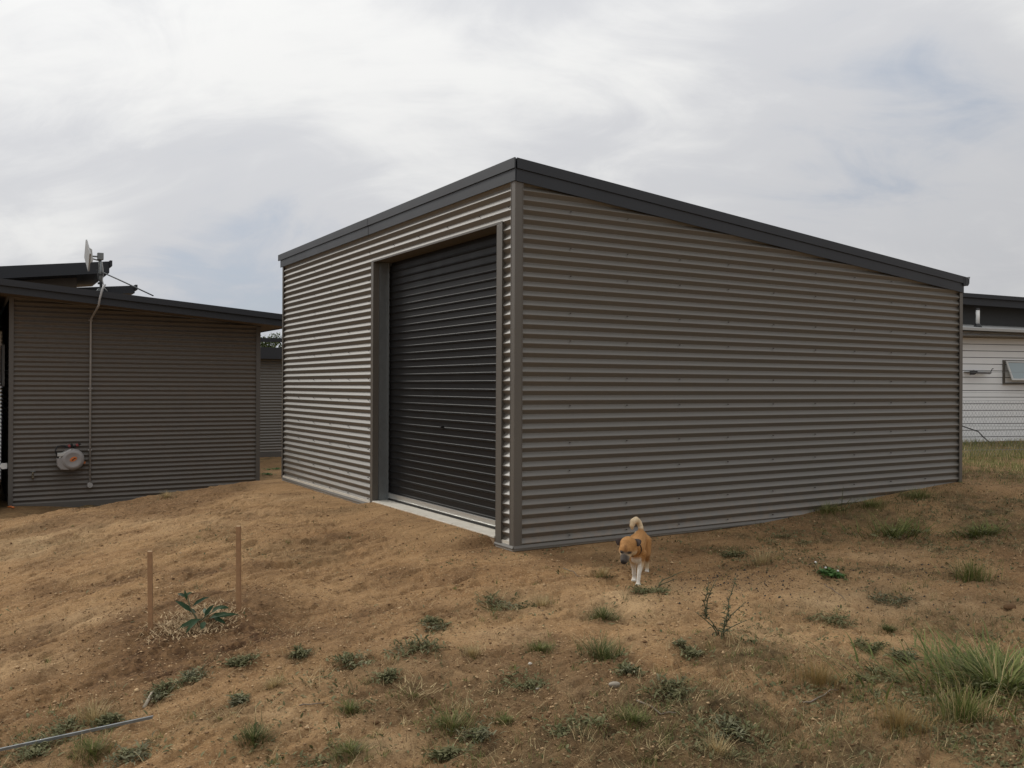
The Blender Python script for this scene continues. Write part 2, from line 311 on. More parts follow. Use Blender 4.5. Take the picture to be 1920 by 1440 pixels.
def soil_material():
    m, nt, b = mat_new('dry_soil'); N, L = nt.nodes, nt.links
    tc = N.new('ShaderNodeTexCoord')
    def noise(scale, detail=6, rough=0.6, stretch=None, rot=0):
        n = N.new('ShaderNodeTexNoise'); n.inputs['Scale'].default_value = scale; n.inputs['Detail'].default_value = detail; n.inputs['Roughness'].default_value = rough
        if stretch:
            m0 = N.new('ShaderNodeMapping'); m0.inputs['Rotation'].default_value = (0, 0, rot); L.new(tc.outputs['Object'], m0.inputs[0])
            mp = N.new('ShaderNodeMapping'); mp.inputs['Scale'].default_value = stretch
            L.new(m0.outputs[0], mp.inputs[0]); L.new(mp.outputs[0], n.inputs['Vector'])
        else: L.new(tc.outputs['Object'], n.inputs['Vector'])
        return n.outputs['Fac']
    def mr(x, a, c, lo=0, hi=1):
        r = N.new('ShaderNodeMapRange'); L.new(x, r.inputs[0]); r.inputs[1].default_value = a; r.inputs[2].default_value = c; r.inputs[3].default_value = lo; r.inputs[4].default_value = hi
        return r.outputs[0]
    def mix(f, A, B):
        x = N.new('ShaderNodeMix'); x.data_type = 'RGBA'
        if isinstance(f, float): x.inputs[0].default_value = f
        else: L.new(f, x.inputs[0])
        for k, v in ((6, A), (7, B)):
            if isinstance(v, tuple): x.inputs[k].default_value = (*v, 1)
            else: L.new(v, x.inputs[k])
        return x.outputs[2]
    def mul(a_, c_):
        x = N.new('ShaderNodeMath'); x.operation = 'MULTIPLY'
        for k, v in enumerate((a_, c_)):
            if isinstance(v, float): x.inputs[k].default_value = v
            else: L.new(v, x.inputs[k])
        return x.outputs[0]
    big = noise(0.9, 5, 0.6); mid = noise(5.0, 7, 0.65); fine = noise(45.0, 5, 0.7)
    streak = noise(1.0, 6, 0.6, (1.1, 9.0, 1.0), -(YAW + 0.1))
    c = mix(mr(big, 0.35, 0.65), (0.350, 0.198, 0.090), (0.470, 0.286, 0.136))
    c = mix(mr(mid, 0.35, 0.68, 0, 0.75), c, (0.540, 0.340, 0.168))
    c = mix(mr(noise(2.1, 6, 0.7), 0.50, 0.68, 0, 0.6), c, (0.240, 0.140, 0.068))
    c = mix(mr(streak, 0.50, 0.66, 0, 0.55), c, (0.215, 0.125, 0.062))
    c = mix(mr(noise(1.0, 7, 0.7, (3.0, 26.0, 1.0), -(YAW + 0.05)), 0.57, 0.66, 0, 0.45), c, (0.185, 0.105, 0.053))
    pl = N.new('ShaderNodeAttribute'); pl.attribute_name = 'pale'
    c = mix(mul(pl.outputs['Fac'], mr(noise(3.0, 6, 0.65), 0.32, 0.58, 0.25, 0.95)), c, (0.660, 0.450, 0.245))
    c = mix(mr(fine, 0.55, 0.64, 0, 0.45), c, (0.190, 0.112, 0.058))
    c = mix(mr(noise(95.0, 2, 0.6), 0.57, 0.63, 0, 0.45), c, (0.170, 0.102, 0.055))
    c = mix(mr(noise(80.0, 2, 0.6, (1, 1.3, 1)), 0.60, 0.65, 0, 0.6), c, (0.66, 0.47, 0.27))
    dg = N.new('ShaderNodeAttribute'); dg.attribute_name = 'dug'  # turned soil, plus shade painted beside the shed's long wall
    c = mix(mul(dg.outputs['Fac'], mr(mid, 0.3, 0.58, 0.45, 1.0)), c, mix(mr(noise(30.0, 4, 0.7), 0.45, 0.6), (0.105, 0.058, 0.031), (0.225, 0.128, 0.062)))
    gr = N.new('ShaderNodeAttribute'); gr.attribute_name = 'litter'
    lit = mix(mr(noise(14, 6, 0.7), 0.4, 0.6), (0.080, 0.057, 0.031), (0.215, 0.152, 0.078))
    c = mix(mul(gr.outputs['Fac'], mr(noise(2.2, 6, 0.7), 0.36, 0.6, 0.45, 1.0)), c, lit)
    L.new(c, b.inputs['Base Color']); b.inputs['Roughness'].default_value = 0.95; b.inputs['Specular IOR Level'].default_value = 0.1
    h = N.new('ShaderNodeMath'); h.operation = 'ADD'
    L.new(mul(noise(55, 6, 0.75), 1.0), h.inputs[0]); L.new(mul(noise(170, 3, 0.6), 0.35), h.inputs[1])
    bp = N.new('ShaderNodeBump'); bp.inputs['Strength'].default_value = 1.0; bp.inputs['Distance'].default_value = 0.022
    L.new(h.outputs[0], bp.inputs['Height']); L.new(bp.outputs[0], b.inputs['Normal'])
    return m

M = {}
M['soil'] = soil_material()
M['cladding'] = mat('painted_corrugated_steel', (0.142, 0.132, 0.115), 0.43, 0.0, 0.03, 2.5, spec=0.7, dirt=((0.17, 0.15, 0.12), 5.0, 0.15), rvary=0.04)
def add_splash(m, height, col):
    nt = m.node_tree; N, L = nt.nodes, nt.links; b = N['Principled BSDF']; src = b.inputs['Base Color'].links[0].from_socket
    tc = N.new('ShaderNodeTexCoord'); sp = N.new('ShaderNodeSeparateXYZ'); L.new(tc.outputs['Object'], sp.inputs[0])
    g = N.new('ShaderNodeMapRange'); L.new(sp.outputs[2], g.inputs[0]); g.inputs[1].default_value = 0.0; g.inputs[2].default_value = height; g.inputs[3].default_value = 0.32; g.inputs[4].default_value = 0.0
    n = N.new('ShaderNodeTexNoise'); n.inputs['Scale'].default_value = 14; n.inputs['Detail'].default_value = 7; n.inputs['Roughness'].default_value = 0.7; L.new(tc.outputs['Object'], n.inputs['Vector'])
    r = N.new('ShaderNodeMapRange'); L.new(n.outputs['Fac'], r.inputs[0]); r.inputs[1].default_value = 0.40; r.inputs[2].default_value = 0.66
    q = N.new('ShaderNodeMath'); q.operation = 'MULTIPLY'; L.new(g.outputs[0], q.inputs[0]); L.new(r.outputs[0], q.inputs[1])
    x = N.new('ShaderNodeMix'); x.data_type = 'RGBA'; L.new(q.outputs[0], x.inputs[0]); L.new(src, x.inputs[6]); x.inputs[7].default_value = (*col, 1); L.new(x.outputs[2], b.inputs['Base Color'])
add_splash(M['cladding'], 0.42, (0.30, 0.19, 0.10))
M['cladding_old'] = mat('painted_corrugated_steel_older', (0.124, 0.110, 0.095), 0.5, 0.0, 0.08, 2.0, spec=0.6, dirt=((0.16, 0.12, 0.09), 3.0, 0.3))
M['trim'] = mat('painted_flashing', (0.112, 0.101, 0.086), 0.45, 0.0, 0.05, 3.0)
M['trim_old'] = mat('painted_flashing_older', (0.105, 0.096, 0.086), 0.5, 0.0, 0.07, 3.0)
M['fascia'] = mat('dark_grey_flashing', (0.017, 0.020, 0.026), 0.5, 0.0, 0.08, 1.5, rvary=0.05)
M['fascia_old'] = mat('charcoal_fascia', (0.016, 0.018, 0.023), 0.5, 0.0, 0.1, 1.5)
M['soffit'] = mat('brown_soffit', (0.13, 0.10, 0.072), 0.7)
M['door'] = mat('black_roller_door_paint', (0.010, 0.010, 0.0105), 0.42, 0.0, 0.15, 3.0, rvary=0.05, spec=0.2)
M['galv'] = mat('galvanised_steel', (0.20, 0.215, 0.22), 0.45, 0.55, 0.18, 25.0, rvary=0.1)
M['alu'] = mat('bare_aluminium', (0.62, 0.62, 0.60), 0.35, 0.85, 0.06, 12.0)
M['concrete'] = mat('pale_concrete', (0.62, 0.58, 0.50), 0.85, 0.0, 0.10, 14.0, 0.002, 90.0, dirt=((0.36, 0.27, 0.17), 6.0, 0.4))
M['slab_edge'] = mat('soil_stained_concrete', (0.25, 0.165, 0.095), 0.95, 0.0, 0.25, 18.0, 0.004, 60.0, dirt=((0.30, 0.26, 0.20), 9.0, 0.5))
M['concrete_dark'] = mat('grey_concrete', (0.16, 0.155, 0.15), 0.9, 0.0, 0.15, 10.0)
M['screw'] = mat('dark_screw_head', (0.070, 0.062, 0.052), 0.6)
M['black'] = mat('black_plastic', (0.012, 0.012, 0.013), 0.45)
M['white'] = mat('white_paint', (0.74, 0.74, 0.72), 0.5, 0.0, 0.04)
M['board'] = mat('white_weatherboard_paint', (0.80, 0.81, 0.81), 0.55, 0.0, 0.04, 4.0)
M['roofsheet'] = mat('pale_grey_roof_steel', (0.38, 0.38, 0.37), 0.5, 0.0, 0.07)
M['charcoal_wall'] = mat('charcoal_wall_cladding', (0.040, 0.042, 0.044), 0.6)
M['pvc'] = mat('grey_pvc', (0.36, 0.35, 0.34), 0.45, 0.0, 0.05)
M['reel'] = mat('grey_plastic_casing', (0.30, 0.28, 0.27), 0.45, 0.0, 0.05)
M['reel_pale'] = mat('pale_grey_plastic', (0.50, 0.50, 0.48), 0.4, 0.0, 0.05)
M['orange'] = mat('orange_plastic', (0.60, 0.17, 0.04), 0.45, 0.0, 0.06)
M['red'] = mat('red_plastic', (0.26, 0.045, 0.045), 0.5, 0.0, 0.06)
M['brass'] = mat('dull_brass', (0.16, 0.13, 0.09), 0.45, 0.7)
M['glass'] = mat('sky_reflecting_glass', (0.22, 0.28, 0.30), 0.06, 0.0, 0.02, spec=1.0)
M['wood'] = mat('raw_hardwood', (0.33, 0.19, 0.095), 0.8, 0.0, 0.35, 30.0, 0.001, 120.0)
M['wood_end'] = mat('sawn_end_grain', (0.50, 0.34, 0.19), 0.8, 0.0, 0.15, 60.0)
M['stone'] = mat('grey_river_stone', (0.30, 0.26, 0.205), 0.8, 0.0, 0.12, 30.0)
M['pebble'] = mat('pale_pebble', (0.62, 0.56, 0.47), 0.8)
M['bark_pale'] = mat('pale_dry_bark', (0.42, 0.36, 0.27), 0.85, 0, 0.3, 40.0)
M['bark'] = mat('grey_bark', (0.20, 0.16, 0.12), 0.9)
M['hill'] = mat('distant_scrub', (0.09, 0.13, 0.17), 0.95, 0.0, 0.2, 0.01)  # blue of distance haze is painted into the scrub colour
M['char'] = mat('charcoal_crumbs', (0.070, 0.062, 0.055), 0.95, spec=0.1)
M['grass'] = mat_attr('green_grass_blades', (0.070, 0.098, 0.024), (0.235, 0.250, 0.085), 0.65, spec=0.15, trans=0.25)
M['dark_grass'] = mat_attr('dark_green_grass_blades', (0.048, 0.068, 0.021), (0.175, 0.195, 0.072), 0.62, spec=0.15, trans=0.22)
M['dry'] = mat_attr('dry_straw', (0.28, 0.20, 0.09), (0.66, 0.52, 0.28), 0.7, trans=0.2)
M['ochre'] = mat_attr('ochre_grass', (0.22, 0.145, 0.055), (0.38, 0.26, 0.10), 0.7, trans=0.2)
M['olive'] = mat_attr('olive_grass', (0.105, 0.105, 0.040), (0.24, 0.20, 0.085), 0.65, trans=0.2)
M['dead'] = mat_attr('brown_dead_grass', (0.075, 0.052, 0.028), (0.27, 0.19, 0.10), 0.85, spec=0.08, trans=0.1)
M['weed'] = mat_attr('dull_green_weed_leaf', (0.070, 0.076, 0.030), (0.230, 0.220, 0.115), 0.7, spec=0.12, trans=0.15)
M['grey_weed'] = mat_attr('grey_green_weed_leaf', (0.080, 0.085, 0.045), (0.250, 0.240, 0.150), 0.75, spec=0.1, trans=0.12)
M['dark_weed'] = mat_attr('dark_green_stalk_leaf', (0.030, 0.042, 0.022), (0.075, 0.090, 0.045), 0.6, spec=0.15, trans=0.1)
M['clover'] = mat_attr('bright_clover_leaf', (0.055, 0.125, 0.028), (0.110, 0.210, 0.055), 0.5, trans=0.25)
M['sapling'] = mat_attr('dark_glossy_leaf', (0.016, 0.042, 0.017), (0.036, 0.072, 0.030), 0.55, spec=0.2, trans=0.12)
M['stem'] = mat('plant_stem', (0.10, 0.10, 0.05), 0.7)
M['gum'] = mat_attr('eucalypt_leaf', (0.040, 0.062, 0.022), (0.110, 0.135, 0.055), 0.6, spec=0.2, trans=0.15)
M['mulch'] = mat_attr('pale_wood_shavings', (0.27, 0.175, 0.088), (0.60, 0.45, 0.265), 0.85)
M['clod'] = mat_attr('soil_crumbs', (0.150, 0.088, 0.046), (0.600, 0.420, 0.240), 0.95, spec=0.1)

# ------------------------------------------------------------------ object helpers
def tag(o, label=None, cat=None, group=None, kind=None):
    if label: o['label'] = label
    if cat: o['category'] = cat
    if group: o['group'] = group
    if kind: o['kind'] = kind
    return o
def thing(name, label, cat, loc=(0, 0, 0), rz=0.0, group=None):
    o = bpy.data.objects.new(name, None); C.objects.link(o)
    o.empty_display_size = 0.1
    o.location = loc; o.rotation_euler = (0, 0, rz)
    return tag(o, label, cat, group)
def link(name, me, parent=None, loc=None):
    o = bpy.data.objects.new(name, me); C.objects.link(o)
    if parent: o.parent = parent
    if loc is not None: o.location = loc
    return o
def np_mesh(name, V, faces, material, smooth=False, attrs=None):
    """faces: int array (n,3) or (n,4)"""
    V = np.asarray(V, np.float32); faces = np.asarray(faces, np.int32)
    me = bpy.data.meshes.new(name); k = faces.shape[1]
    me.vertices.add(len(V)); me.vertices.foreach_set('co', V.ravel())
    me.loops.add(faces.size); me.loops.foreach_set('vertex_index', faces.ravel())
    me.polygons.add(len(faces)); me.polygons.foreach_set('loop_start', np.arange(0, faces.size, k, dtype=np.int32))
    me.polygons.foreach_set('use_smooth', np.full(len(faces), smooth))
    if material: me.materials.append(material)
    for an, av in (attrs or {}).items():
        x = me.attributes.new(an, 'FLOAT', 'POINT'); x.data.foreach_set('value', np.asarray(av, np.float32))
    me.update(calc_edges=True); me.validate()
    return me
class MB:
    def __init__(s): s.v, s.f = [], []
    def add(s, V, Fs):
        o = len(s.v); s.v += [tuple(map(float, p)) for p in V]; s.f += [tuple(i + o for i in f) for f in Fs]; return s
    def box(s, x0, x1, y0, y1, z0, z1):
        V = [(x0, y0, z0), (x1, y0, z0), (x1, y1, z0), (x0, y1, z0), (x0, y0, z1), (x1, y0, z1), (x1, y1, z1), (x0, y1, z1)]
        return s.add(V, [(0, 3, 2, 1), (4, 5, 6, 7), (0, 1, 5, 4), (1, 2, 6, 5), (2, 3, 7, 6), (3, 0, 4, 7)])
    def hexa(s, V): return s.add(V, [(0, 3, 2, 1), (4, 5, 6, 7), (0, 1, 5, 4), (1, 2, 6, 5), (2, 3, 7, 6), (3, 0, 4, 7)])
    def slope(s, x0, x1, y0, y1, zb0, zt0, zb1, zt1):
        """box whose bottom and top run from (zb0, zt0) at x0 to (zb1, zt1) at x1"""
        return s.hexa([(x0, y0, zb0), (x1, y0, zb1), (x1, y1, zb1), (x0, y1, zb0), (x0, y0, zt0), (x1, y0, zt1), (x1, y1, zt1), (x0, y1, zt0)])
    def prism(s, prof, p0, p1, ux, uy):
        """profile of (x, y) pairs in the plane of ux, uy, swept from p0 to p1"""
        p0, p1, ux, uy = map(np.array, (p0, p1, ux, uy)); n = len(prof)
        V = [p0 + ux * a + uy * b for a, b in prof] + [p1 + ux * a + uy * b for a, b in prof]
        return s.add(V, [(i, (i + 1) % n, n + (i + 1) % n, n + i) for i in range(n)] + [tuple(range(n))[::-1], tuple(range(n, 2 * n))])
    def tube(s, path, r, n=8, cap=True):
        P = [np.array(p, float) for p in path]; rs = r if hasattr(r, '__len__') else [r] * len(P)
        o = len(s.v); up = None
        for i, p in enumerate(P):
            t = P[min(i + 1, len(P) - 1)] - P[max(i - 1, 0)]; t /= np.linalg.norm(t) + 1e-12
            if up is None: up = np.array([0, 0, 1.0]) if abs(t[2]) < 0.9 else np.array([1.0, 0, 0])
            u = np.cross(t, up); u /= np.linalg.norm(u) + 1e-12; w = np.cross(u, t); up = w
            for k in range(n):
                a = 2 * math.pi * k / n; s.v.append(tuple(p + (u * math.cos(a) + w * math.sin(a)) * rs[i]))
        for i in range(len(P) - 1):
            for k in range(n):
                s.f.append((o + i * n + k, o + i * n + (k + 1) % n, o + (i + 1) * n + (k + 1) % n, o + (i + 1) * n + k))
        if cap:
            s.f.append(tuple(o + k for k in range(n))[::-1]); s.f.append(tuple(o + (len(P) - 1) * n + k for k in range(n)))
        return s
    def ball(s, c, r, nu=10, nv=6):
        c = np.array(c, float); r = np.array(r if hasattr(r, '__len__') else (r, r, r), float); o = len(s.v)
        for j in range(1, nv):
            for i in range(nu):
                th, ph = math.pi * j / nv, 2 * math.pi * i / nu
                s.v.append(tuple(c + r * np.array([math.sin(th) * math.cos(ph), math.sin(th) * math.sin(ph), math.cos(th)])))
        t = len(s.v); s.v.append(tuple(c + r * np.array([0, 0, 1]))); s.v.append(tuple(c - r * np.array([0, 0, 1])))
        for j in range(nv - 2):
            for i in range(nu):
                s.f.append((o + j * nu + i, o + (j + 1) * nu + i, o + (j + 1) * nu + (i + 1) % nu, o + j * nu + (i + 1) % nu))
        for i in range(nu):
            s.f.append((t, o + i, o + (i + 1) % nu)); q = o + (nv - 2) * nu; s.f.append((t + 1, q + (i + 1) % nu, q + i))
        return s
    def mesh(s, name, material, smooth=False, bevel=0.0):
        me = bpy.data.meshes.new(name); me.from_pydata(s.v, [], s.f)
        bm = bmesh.new(); bm.from_mesh(me); bmesh.ops.recalc_face_normals(bm, faces=bm.faces)
        if bevel:
            bmesh.ops.bevel(bm, geom=[e for e in bm.edges if e.is_manifold and e.calc_face_angle(0) > 0.5], offset=bevel, segments=2, affect='EDGES', profile=0.5)
        bm.to_mesh(me); bm.free()
        if smooth: me.polygons.foreach_set('use_smooth', [True] * len(me.polygons))
        me.materials.append(material); me.update(); return me
    def build(s, name, material, parent=None, smooth=False, bevel=0.0, loc=None):
        return link(name, s.mesh(name, material, smooth, bevel), parent, loc)

PITCH_W = 0.076
def corrugated(name, parent, material, place, u0, u1, z0, z1, ph=0.038, depth=0.0122, base=-0.0162, n=20, jog=0.0):
    """one corrugated sheet lying on its side; u1 may be a function of height; place(u, out, z) -> point"""
    k = max(2, int(round((z1 - z0) / PITCH_W * n))); zs = np.linspace(z0, z1, k + 1); V = []
    for z in zs:
        e = u1(z) if callable(u1) else u1; e = max(e, u0 + 0.001)
        th = 2 * math.pi * (z - ph) / PITCH_W; o = base + jog + depth * (math.cos(th) + 0.11 * math.cos(3 * th) + 0.03 * math.cos(5 * th))
        V += [place(u0, o, z), place(e, o, z)]
    Fq = [(2 * i, 2 * i + 1, 2 * i + 3, 2 * i + 2) for i in range(k)]
    me = np_mesh(name, V, Fq, material, True)
    return link(name, me, parent)

# ------------------------------------------------------------------ the ground
def build_ground():
    def axis(lo, hi, step, outer):
        mid = list(np.arange(lo, hi + step / 2, step)) if not callable(step) else None
        if mid is None:
            mid = [lo]
            while mid[-1] < hi: mid.append(mid[-1] + step(mid[-1]))
        a, s_ = [], 0.06
        x = mid[-1]
        while x < outer: s_ *= 1.25; x += s_; a.append(x)
        b_, s_ = [], 0.06
        x = mid[0]
        while x > -outer: s_ *= 1.25; x -= s_; b_.append(x)
        return np.array(b_[::-1] + mid + a)
    xs = axis(-6.6, 7.0, 0.0135, 4000); ys = axis(2.6, 13.0, lambda y: 0.0025 * y ** 1.15 + 0.002, 4000)
    X, Y = np.meshgrid(xs, ys); Z = ground_z(X, Y)
    V = np.stack([X, Y, Z], -1).reshape(-1, 3)
    ny, nx = X.shape; i = np.arange(ny * nx).reshape(ny, nx)
    Fq = np.stack([i[:-1, :-1], i[:-1, 1:], i[1:, 1:], i[1:, :-1]], -1).reshape(-1, 4)
    a, b = to_ab(X, Y); r = np.hypot(a - SAP[0], b - SAP[1])
    dug = np.clip(np.exp(-((r - 0.25) / 0.42) ** 2) * 0.9 + 0.8 * np.exp(-((a + 2.6) / 1.1) ** 2 - ((b + 1.05) / 0.35) ** 2) + 0.6 * sm(fbm(X * 0.7 + 4, Y * 0.7, 33, 4), 0.08, 0.4), 0, 1)
    dug = np.clip(np.maximum(dug, patch_mask(X, Y, DUGP) * (0.85 + 1.5 * fbm(X * 3.3, Y * 3.3, 93, 4))), 0, 1)  # mask also carries the painted shade by the long wall
    pale = np.clip(patch_mask(X, Y, PALEP) * (0.9 + 1.4 * fbm(X * 2.7, Y * 2.7, 97, 4)), 0, 1)
    lit = litter_mask(X, Y)
    me = np_mesh('ground', V, Fq, M['soil'], True, {'dug': dug.ravel(), 'litter': lit.ravel(), 'pale': pale.ravel()})
    tag(link('ground', me), kind='structure')
def litter_mask(X, Y):
    a, b = to_ab(X, Y)
    l = 1.0 * sm(a, 5.0, 6.6) * sm(b, -1.6, -0.2)                           # grass behind and beside the far corner
    l = np.maximum(l, sm(a, 8, 12))
    l = np.maximum(l, 0.9 * sm(X, 1.9, 3.3) * (1 - sm(Y, 4.6, 6.0)))            # right foreground
    l = np.maximum(l, 0.75 * (1 - sm(Y, 3.9, 5.0)) * sm(X, -1.6, 0.3))       # bottom of the view
    l = np.maximum(l, sm(b, 6.5, 9) * 0.8)
    l = np.maximum(l, sm(np.hypot(X, Y - 6), 14, 25))
    n = fbm(X * 1.1, Y * 1.1, 71, 4); n2 = fbm(X * 4.3, Y * 4.3, 77, 3)
    l = np.clip(0.75 * l + 0.45 * n * (l > 0.02) + 0.35 * sm(n, 0.12, 0.4), 0, 1)
    return np.clip(np.maximum(l, patch_mask(X, Y) * (1 + 0.9 * n2)), 0, 1)
build_ground()

# distant hill ridge seen through the gap between the houses
def build_hills():
    V, Fq = [], []
    ths = np.linspace(R(-70), R(70), 120)
    h = 70 + 45 * fbm(ths * 5, ths * 0 + 0.3, 5, 4) * 2 + 30 * np.exp(-((ths - R(-14.6)) / 0.05) ** 2)
    for t, hh in zip(ths, h):
        for rr, zz in ((2600, -3), (2900, hh * 0.7), (3200, hh), (3700, -3)):
            V.append((rr * math.sin(t), rr * math.cos(t), zz))
    for i in range(len(ths) - 1):
        for j in range(3): Fq.append((i * 4 + j, (i + 1) * 4 + j, (i + 1) * 4 + j + 1, i * 4 + j + 1))
    tag(link('hills', np_mesh('hills', V, Fq, M['hill'], True)), kind='structure')
build_hills()

# ------------------------------------------------------------------ the shed
LA, LB = 5.956, 6.14                                                       # lengths of the long wall and of the door wall
SL = 0.0903                                                                # fall of the roof
ZB, ZM, ZT = 2.912, 3.006, 3.094                                           # fascia bottom, joint, top at the high side
def build_shed():
    s = thing('shed', 'large grey brown corrugated steel shed with black roller door and dark roof edge', 'shed', tuple(CORNER), YAW)
    right = lambda u, o, z: (u, -o, z); door_w = lambda u, o, z: (-o, u, z)
    back = lambda u, o, z: (LA + o, u, z); rear = lambda u, o, z: (u, LB + o, z)
    # slab
    MB().box(0.0, LA - 0.02, 0.02, LB - 0.02, -1.0, 0.05).build('floor_slab', M['concrete'], s)
    MB().box(-0.012, 0.30, 0.292, 2.882, 0.046, 0.063).build('threshold', M['concrete'], s, bevel=0.004)
    MB().box(-0.008, 0.29, 0.293, 2.881, -0.25, 0.0455).build('slab_edge', M['slab_edge'], s)
    # long wall: sheets ten corrugations high, laid on their sides
    z = 0.0; k = 0
    while z < 2.93:
        z1 = min(z + 10 * PITCH_W, 2.95)
        corrugated('wall_sheet', s, M['cladding'], right, 0.03, lambda q: min(LA - 0.012, (2.955 - q) / SL), z - (0.012 if k else 0), z1, jog=0.0011 * (k % 2)); z = z1; k += 1
    z = 0.0; k = 0
    while z < 2.61:                                                       # door wall, beside the opening
        z1 = min(z + 10 * PITCH_W, 2.632)
        corrugated('wall_sheet', s, M['cladding'], door_w, 2.905, LB - 0.012, z - (0.012 if k else 0), z1, jog=0.0011 * (k % 2))
        corrugated('wall_sheet', s, M['cladding'], door_w, 0.03, 0.262, z - (0.012 if k else 0), z1, jog=0.0011 * (k % 2))
        z = z1; k += 1
    corrugated('wall_sheet', s, M['cladding'], door_w, 0.03, LB - 0.012, 2.622, 2.96, jog=0.0022)
    for z0 in (0, 0.76, 1.52):                                            # walls turned away
        corrugated('wall_sheet', s, M['cladding'], back, 0.02, LB - 0.02, z0, min(z0 + 0.765, 2.4), n=6)
        corrugated('wall_sheet', s, M['cladding'], rear, 0.02, LA - 0.02, z0, z0 + 0.765, n=6)
    corrugated('wall_sheet', s, M['cladding'], rear, 0.02, lambda q: min(LA - 0.02, (2.955 - q) / SL), 2.28, 2.95, n=6)
    # corner flashings, L section folded from flat steel with a small return lip
    T = M['trim']
    lshape = [(-0.002, -0.002), (0.068, -0.002), (0.071, 0.001), (0.071, 0.006), (0.064, 0.006), (0.0, 0.006), (0.006, 0.006)]
    MB().box(-0.003, 0.069, -0.003, 0.002, 0.024, 2.916).box(0.0640, 0.071, -0.0050, 0.004, 0.0245, 2.9155).box(-0.0035, 0.0015, 0.0022, 0.058, 0.024, 2.916).box(-0.0055, 0.003, 0.0555, 0.062, 0.0245, 2.9155).build('corner_flashing', T, s)
    zf = ZB - SL * LA
    MB().box(LA - 0.052, LA + 0.004, -0.003, 0.003, -0.2, zf + 0.05).box(LA + 0.0005, LA + 0.0045, 0.0032, 0.055, -0.2, zf + 0.05).build('corner_flashing', T, s)
    MB().box(-0.003, 0.003, LB - 0.042, LB + 0.004, 0.02, 2.955).box(0.0032, 0.055, LB + 0.0005, LB + 0.0045, 0.02, 2.955).build('corner_flashing', T, s)
    # drip strip along the foot of the walls
    drip = [(0.0, 0.0), (0.014, -0.004), (0.014, 0.006), (0.002, 0.026), (-0.016, 0.028), (-0.016, 0.0)]
    MB().prism(drip, (-0.004, 0, 0), (LA - 0.055, 0, 0), (0, -1, 0), (0, 0, 1)).build('base_flashing', T, s)
    MB().prism(drip, (0, 0.0, 0), (0, 0.29, 0), (-1, 0, 0), (0, 0, 1)).build('base_flashing', T, s)
    MB().prism(drip, (0, 2.89, 0), (0, LB - 0.045, 0), (-1, 0, 0), (0, 0, 1)).build('base_flashing', T, s)
    # fascia: lower board and cap standing a little proud of it
    Fm = M['fascia']
    lo = lambda a: ZB - SL * a; mi = lambda a: ZM - SL * a; to = lambda a: ZT - SL * a
    e = LA + 0.006
    MB().slope(0.0, e, -0.014, -0.004, lo(0), mi(0) + 0.01, lo(e), mi(e) + 0.01).build('fascia_board', Fm, s)
    MB().slope(0.0, LA + 0.045, -0.026, -0.0145, mi(0) + 0.006, to(0), mi(e) + 0.006, to(LA + 0.045)).build('roof_capping', Fm, s)
    for b0, b1, d in ((-0.014, 3.015, 0.0), (3.018, LB + 0.06, 0.002)):
        MB().box(-0.014 - d, -0.004, b0, b1, ZB + 0.003, ZM + 0.010).build('fascia_board', Fm, s)
    for b0, b1, d in ((-0.026, 3.015, 0.0), (3.018, LB + 0.13, 0.002)):
        MB().box(-0.026 - d, -0.0145, b0, b1, ZM + 0.006, ZT - 0.0005).build('roof_capping', Fm, s)
    MB().slope(-0.014, LA + 0.03, -0.014, LB + 0.12, ZT - 0.03, ZT - 0.004, ZT - 0.03 - SL * (LA + 0.044), ZT - 0.004 - SL * (LA + 0.044)).build('roof', Fm, s)
    MB().slope(0.0, e, LB + 0.004, LB + 0.014, lo(0), to(0) - 0.035, lo(e), to(e) - 0.035).build('fascia_board', Fm, s)
    # gutter on the low side: back, sole, front with rolled lip
    g0 = to(LA + 0.05)
    prof = [(0.0, 0.07), (0.0, -0.028), (0.052, -0.028), (0.078, 0.0), (0.080, 0.05), (0.092, 0.072), (0.088, 0.078), (0.074, 0.055), (0.072, 0.005), (0.048, -0.020), (0.006, -0.020), (0.006, 0.07)]
    MB().prism(prof, (LA + 0.008, -0.03, g0 - 0.07), (LA + 0.008, LB + 0.1, g0 - 0.07), (1, 0, 0), (0, 0, 1)).build('gutter', Fm, s)
    MB().box(LA - 0.02, LA + 0.066, -0.0275, -0.0265, g0 - 0.095, g0 - 0.004).build('gutter_end', Fm, s)
    # door opening: folded jambs, head, galvanised posts
    MB().box(-0.004, 0.062, 0.196, 0.279, 0.003, 2.607).box(-0.007, -0.0045, 0.190, 0.281, 0.004, 2.606).build('door_jamb', T, s, bevel=0.003)
    MB().box(-0.004, 0.062, 2.888, 2.946, 0.003, 2.607).box(-0.007, -0.0045, 2.886, 2.951, 0.004, 2.606).build('door_jamb', T, s, bevel=0.003)
    MB().box(-0.004, 0.30, 0.20, 2.945, 2.609, 2.626).box(-0.0070, -0.0045, 0.192, 2.950, 2.6075, 2.619).build('door_head', T, s)
    MB().box(0.063, 0.30, 2.868, 2.95, 0.064, 2.606).box(0.150, 0.156, 2.835, 2.8675, 0.064, 2.606).build('door_post', M['galv'], s)
    MB().box(0.063, 0.30, 0.19, 0.30, 0.064, 2.606).build('door_post', M['galv'], s)
    rd = link('roller_door', MB().box(0.195, 0.20, 0.29, 2.875, 0.14, 2.608).mesh('roller_door', M['door']), s)
    P_ = 0.0735
    pr = [(0.00, 0.0095), (0.04, 0.0025), (0.08, 0.0015), (0.115, 0.0060), (0.14, 0.0060), (0.17, 0.0015), (0.21, 0.0015), (0.245, 0.0075), (0.29, 0.0098), (0.34, 0.0106), (0.66, 0.0112), (0.94, 0.0106), (1.0, 0.0095)]
    V = []
    for t, d in pr: V += [(d, 0, t * P_), (d, 2.565, t * P_)]
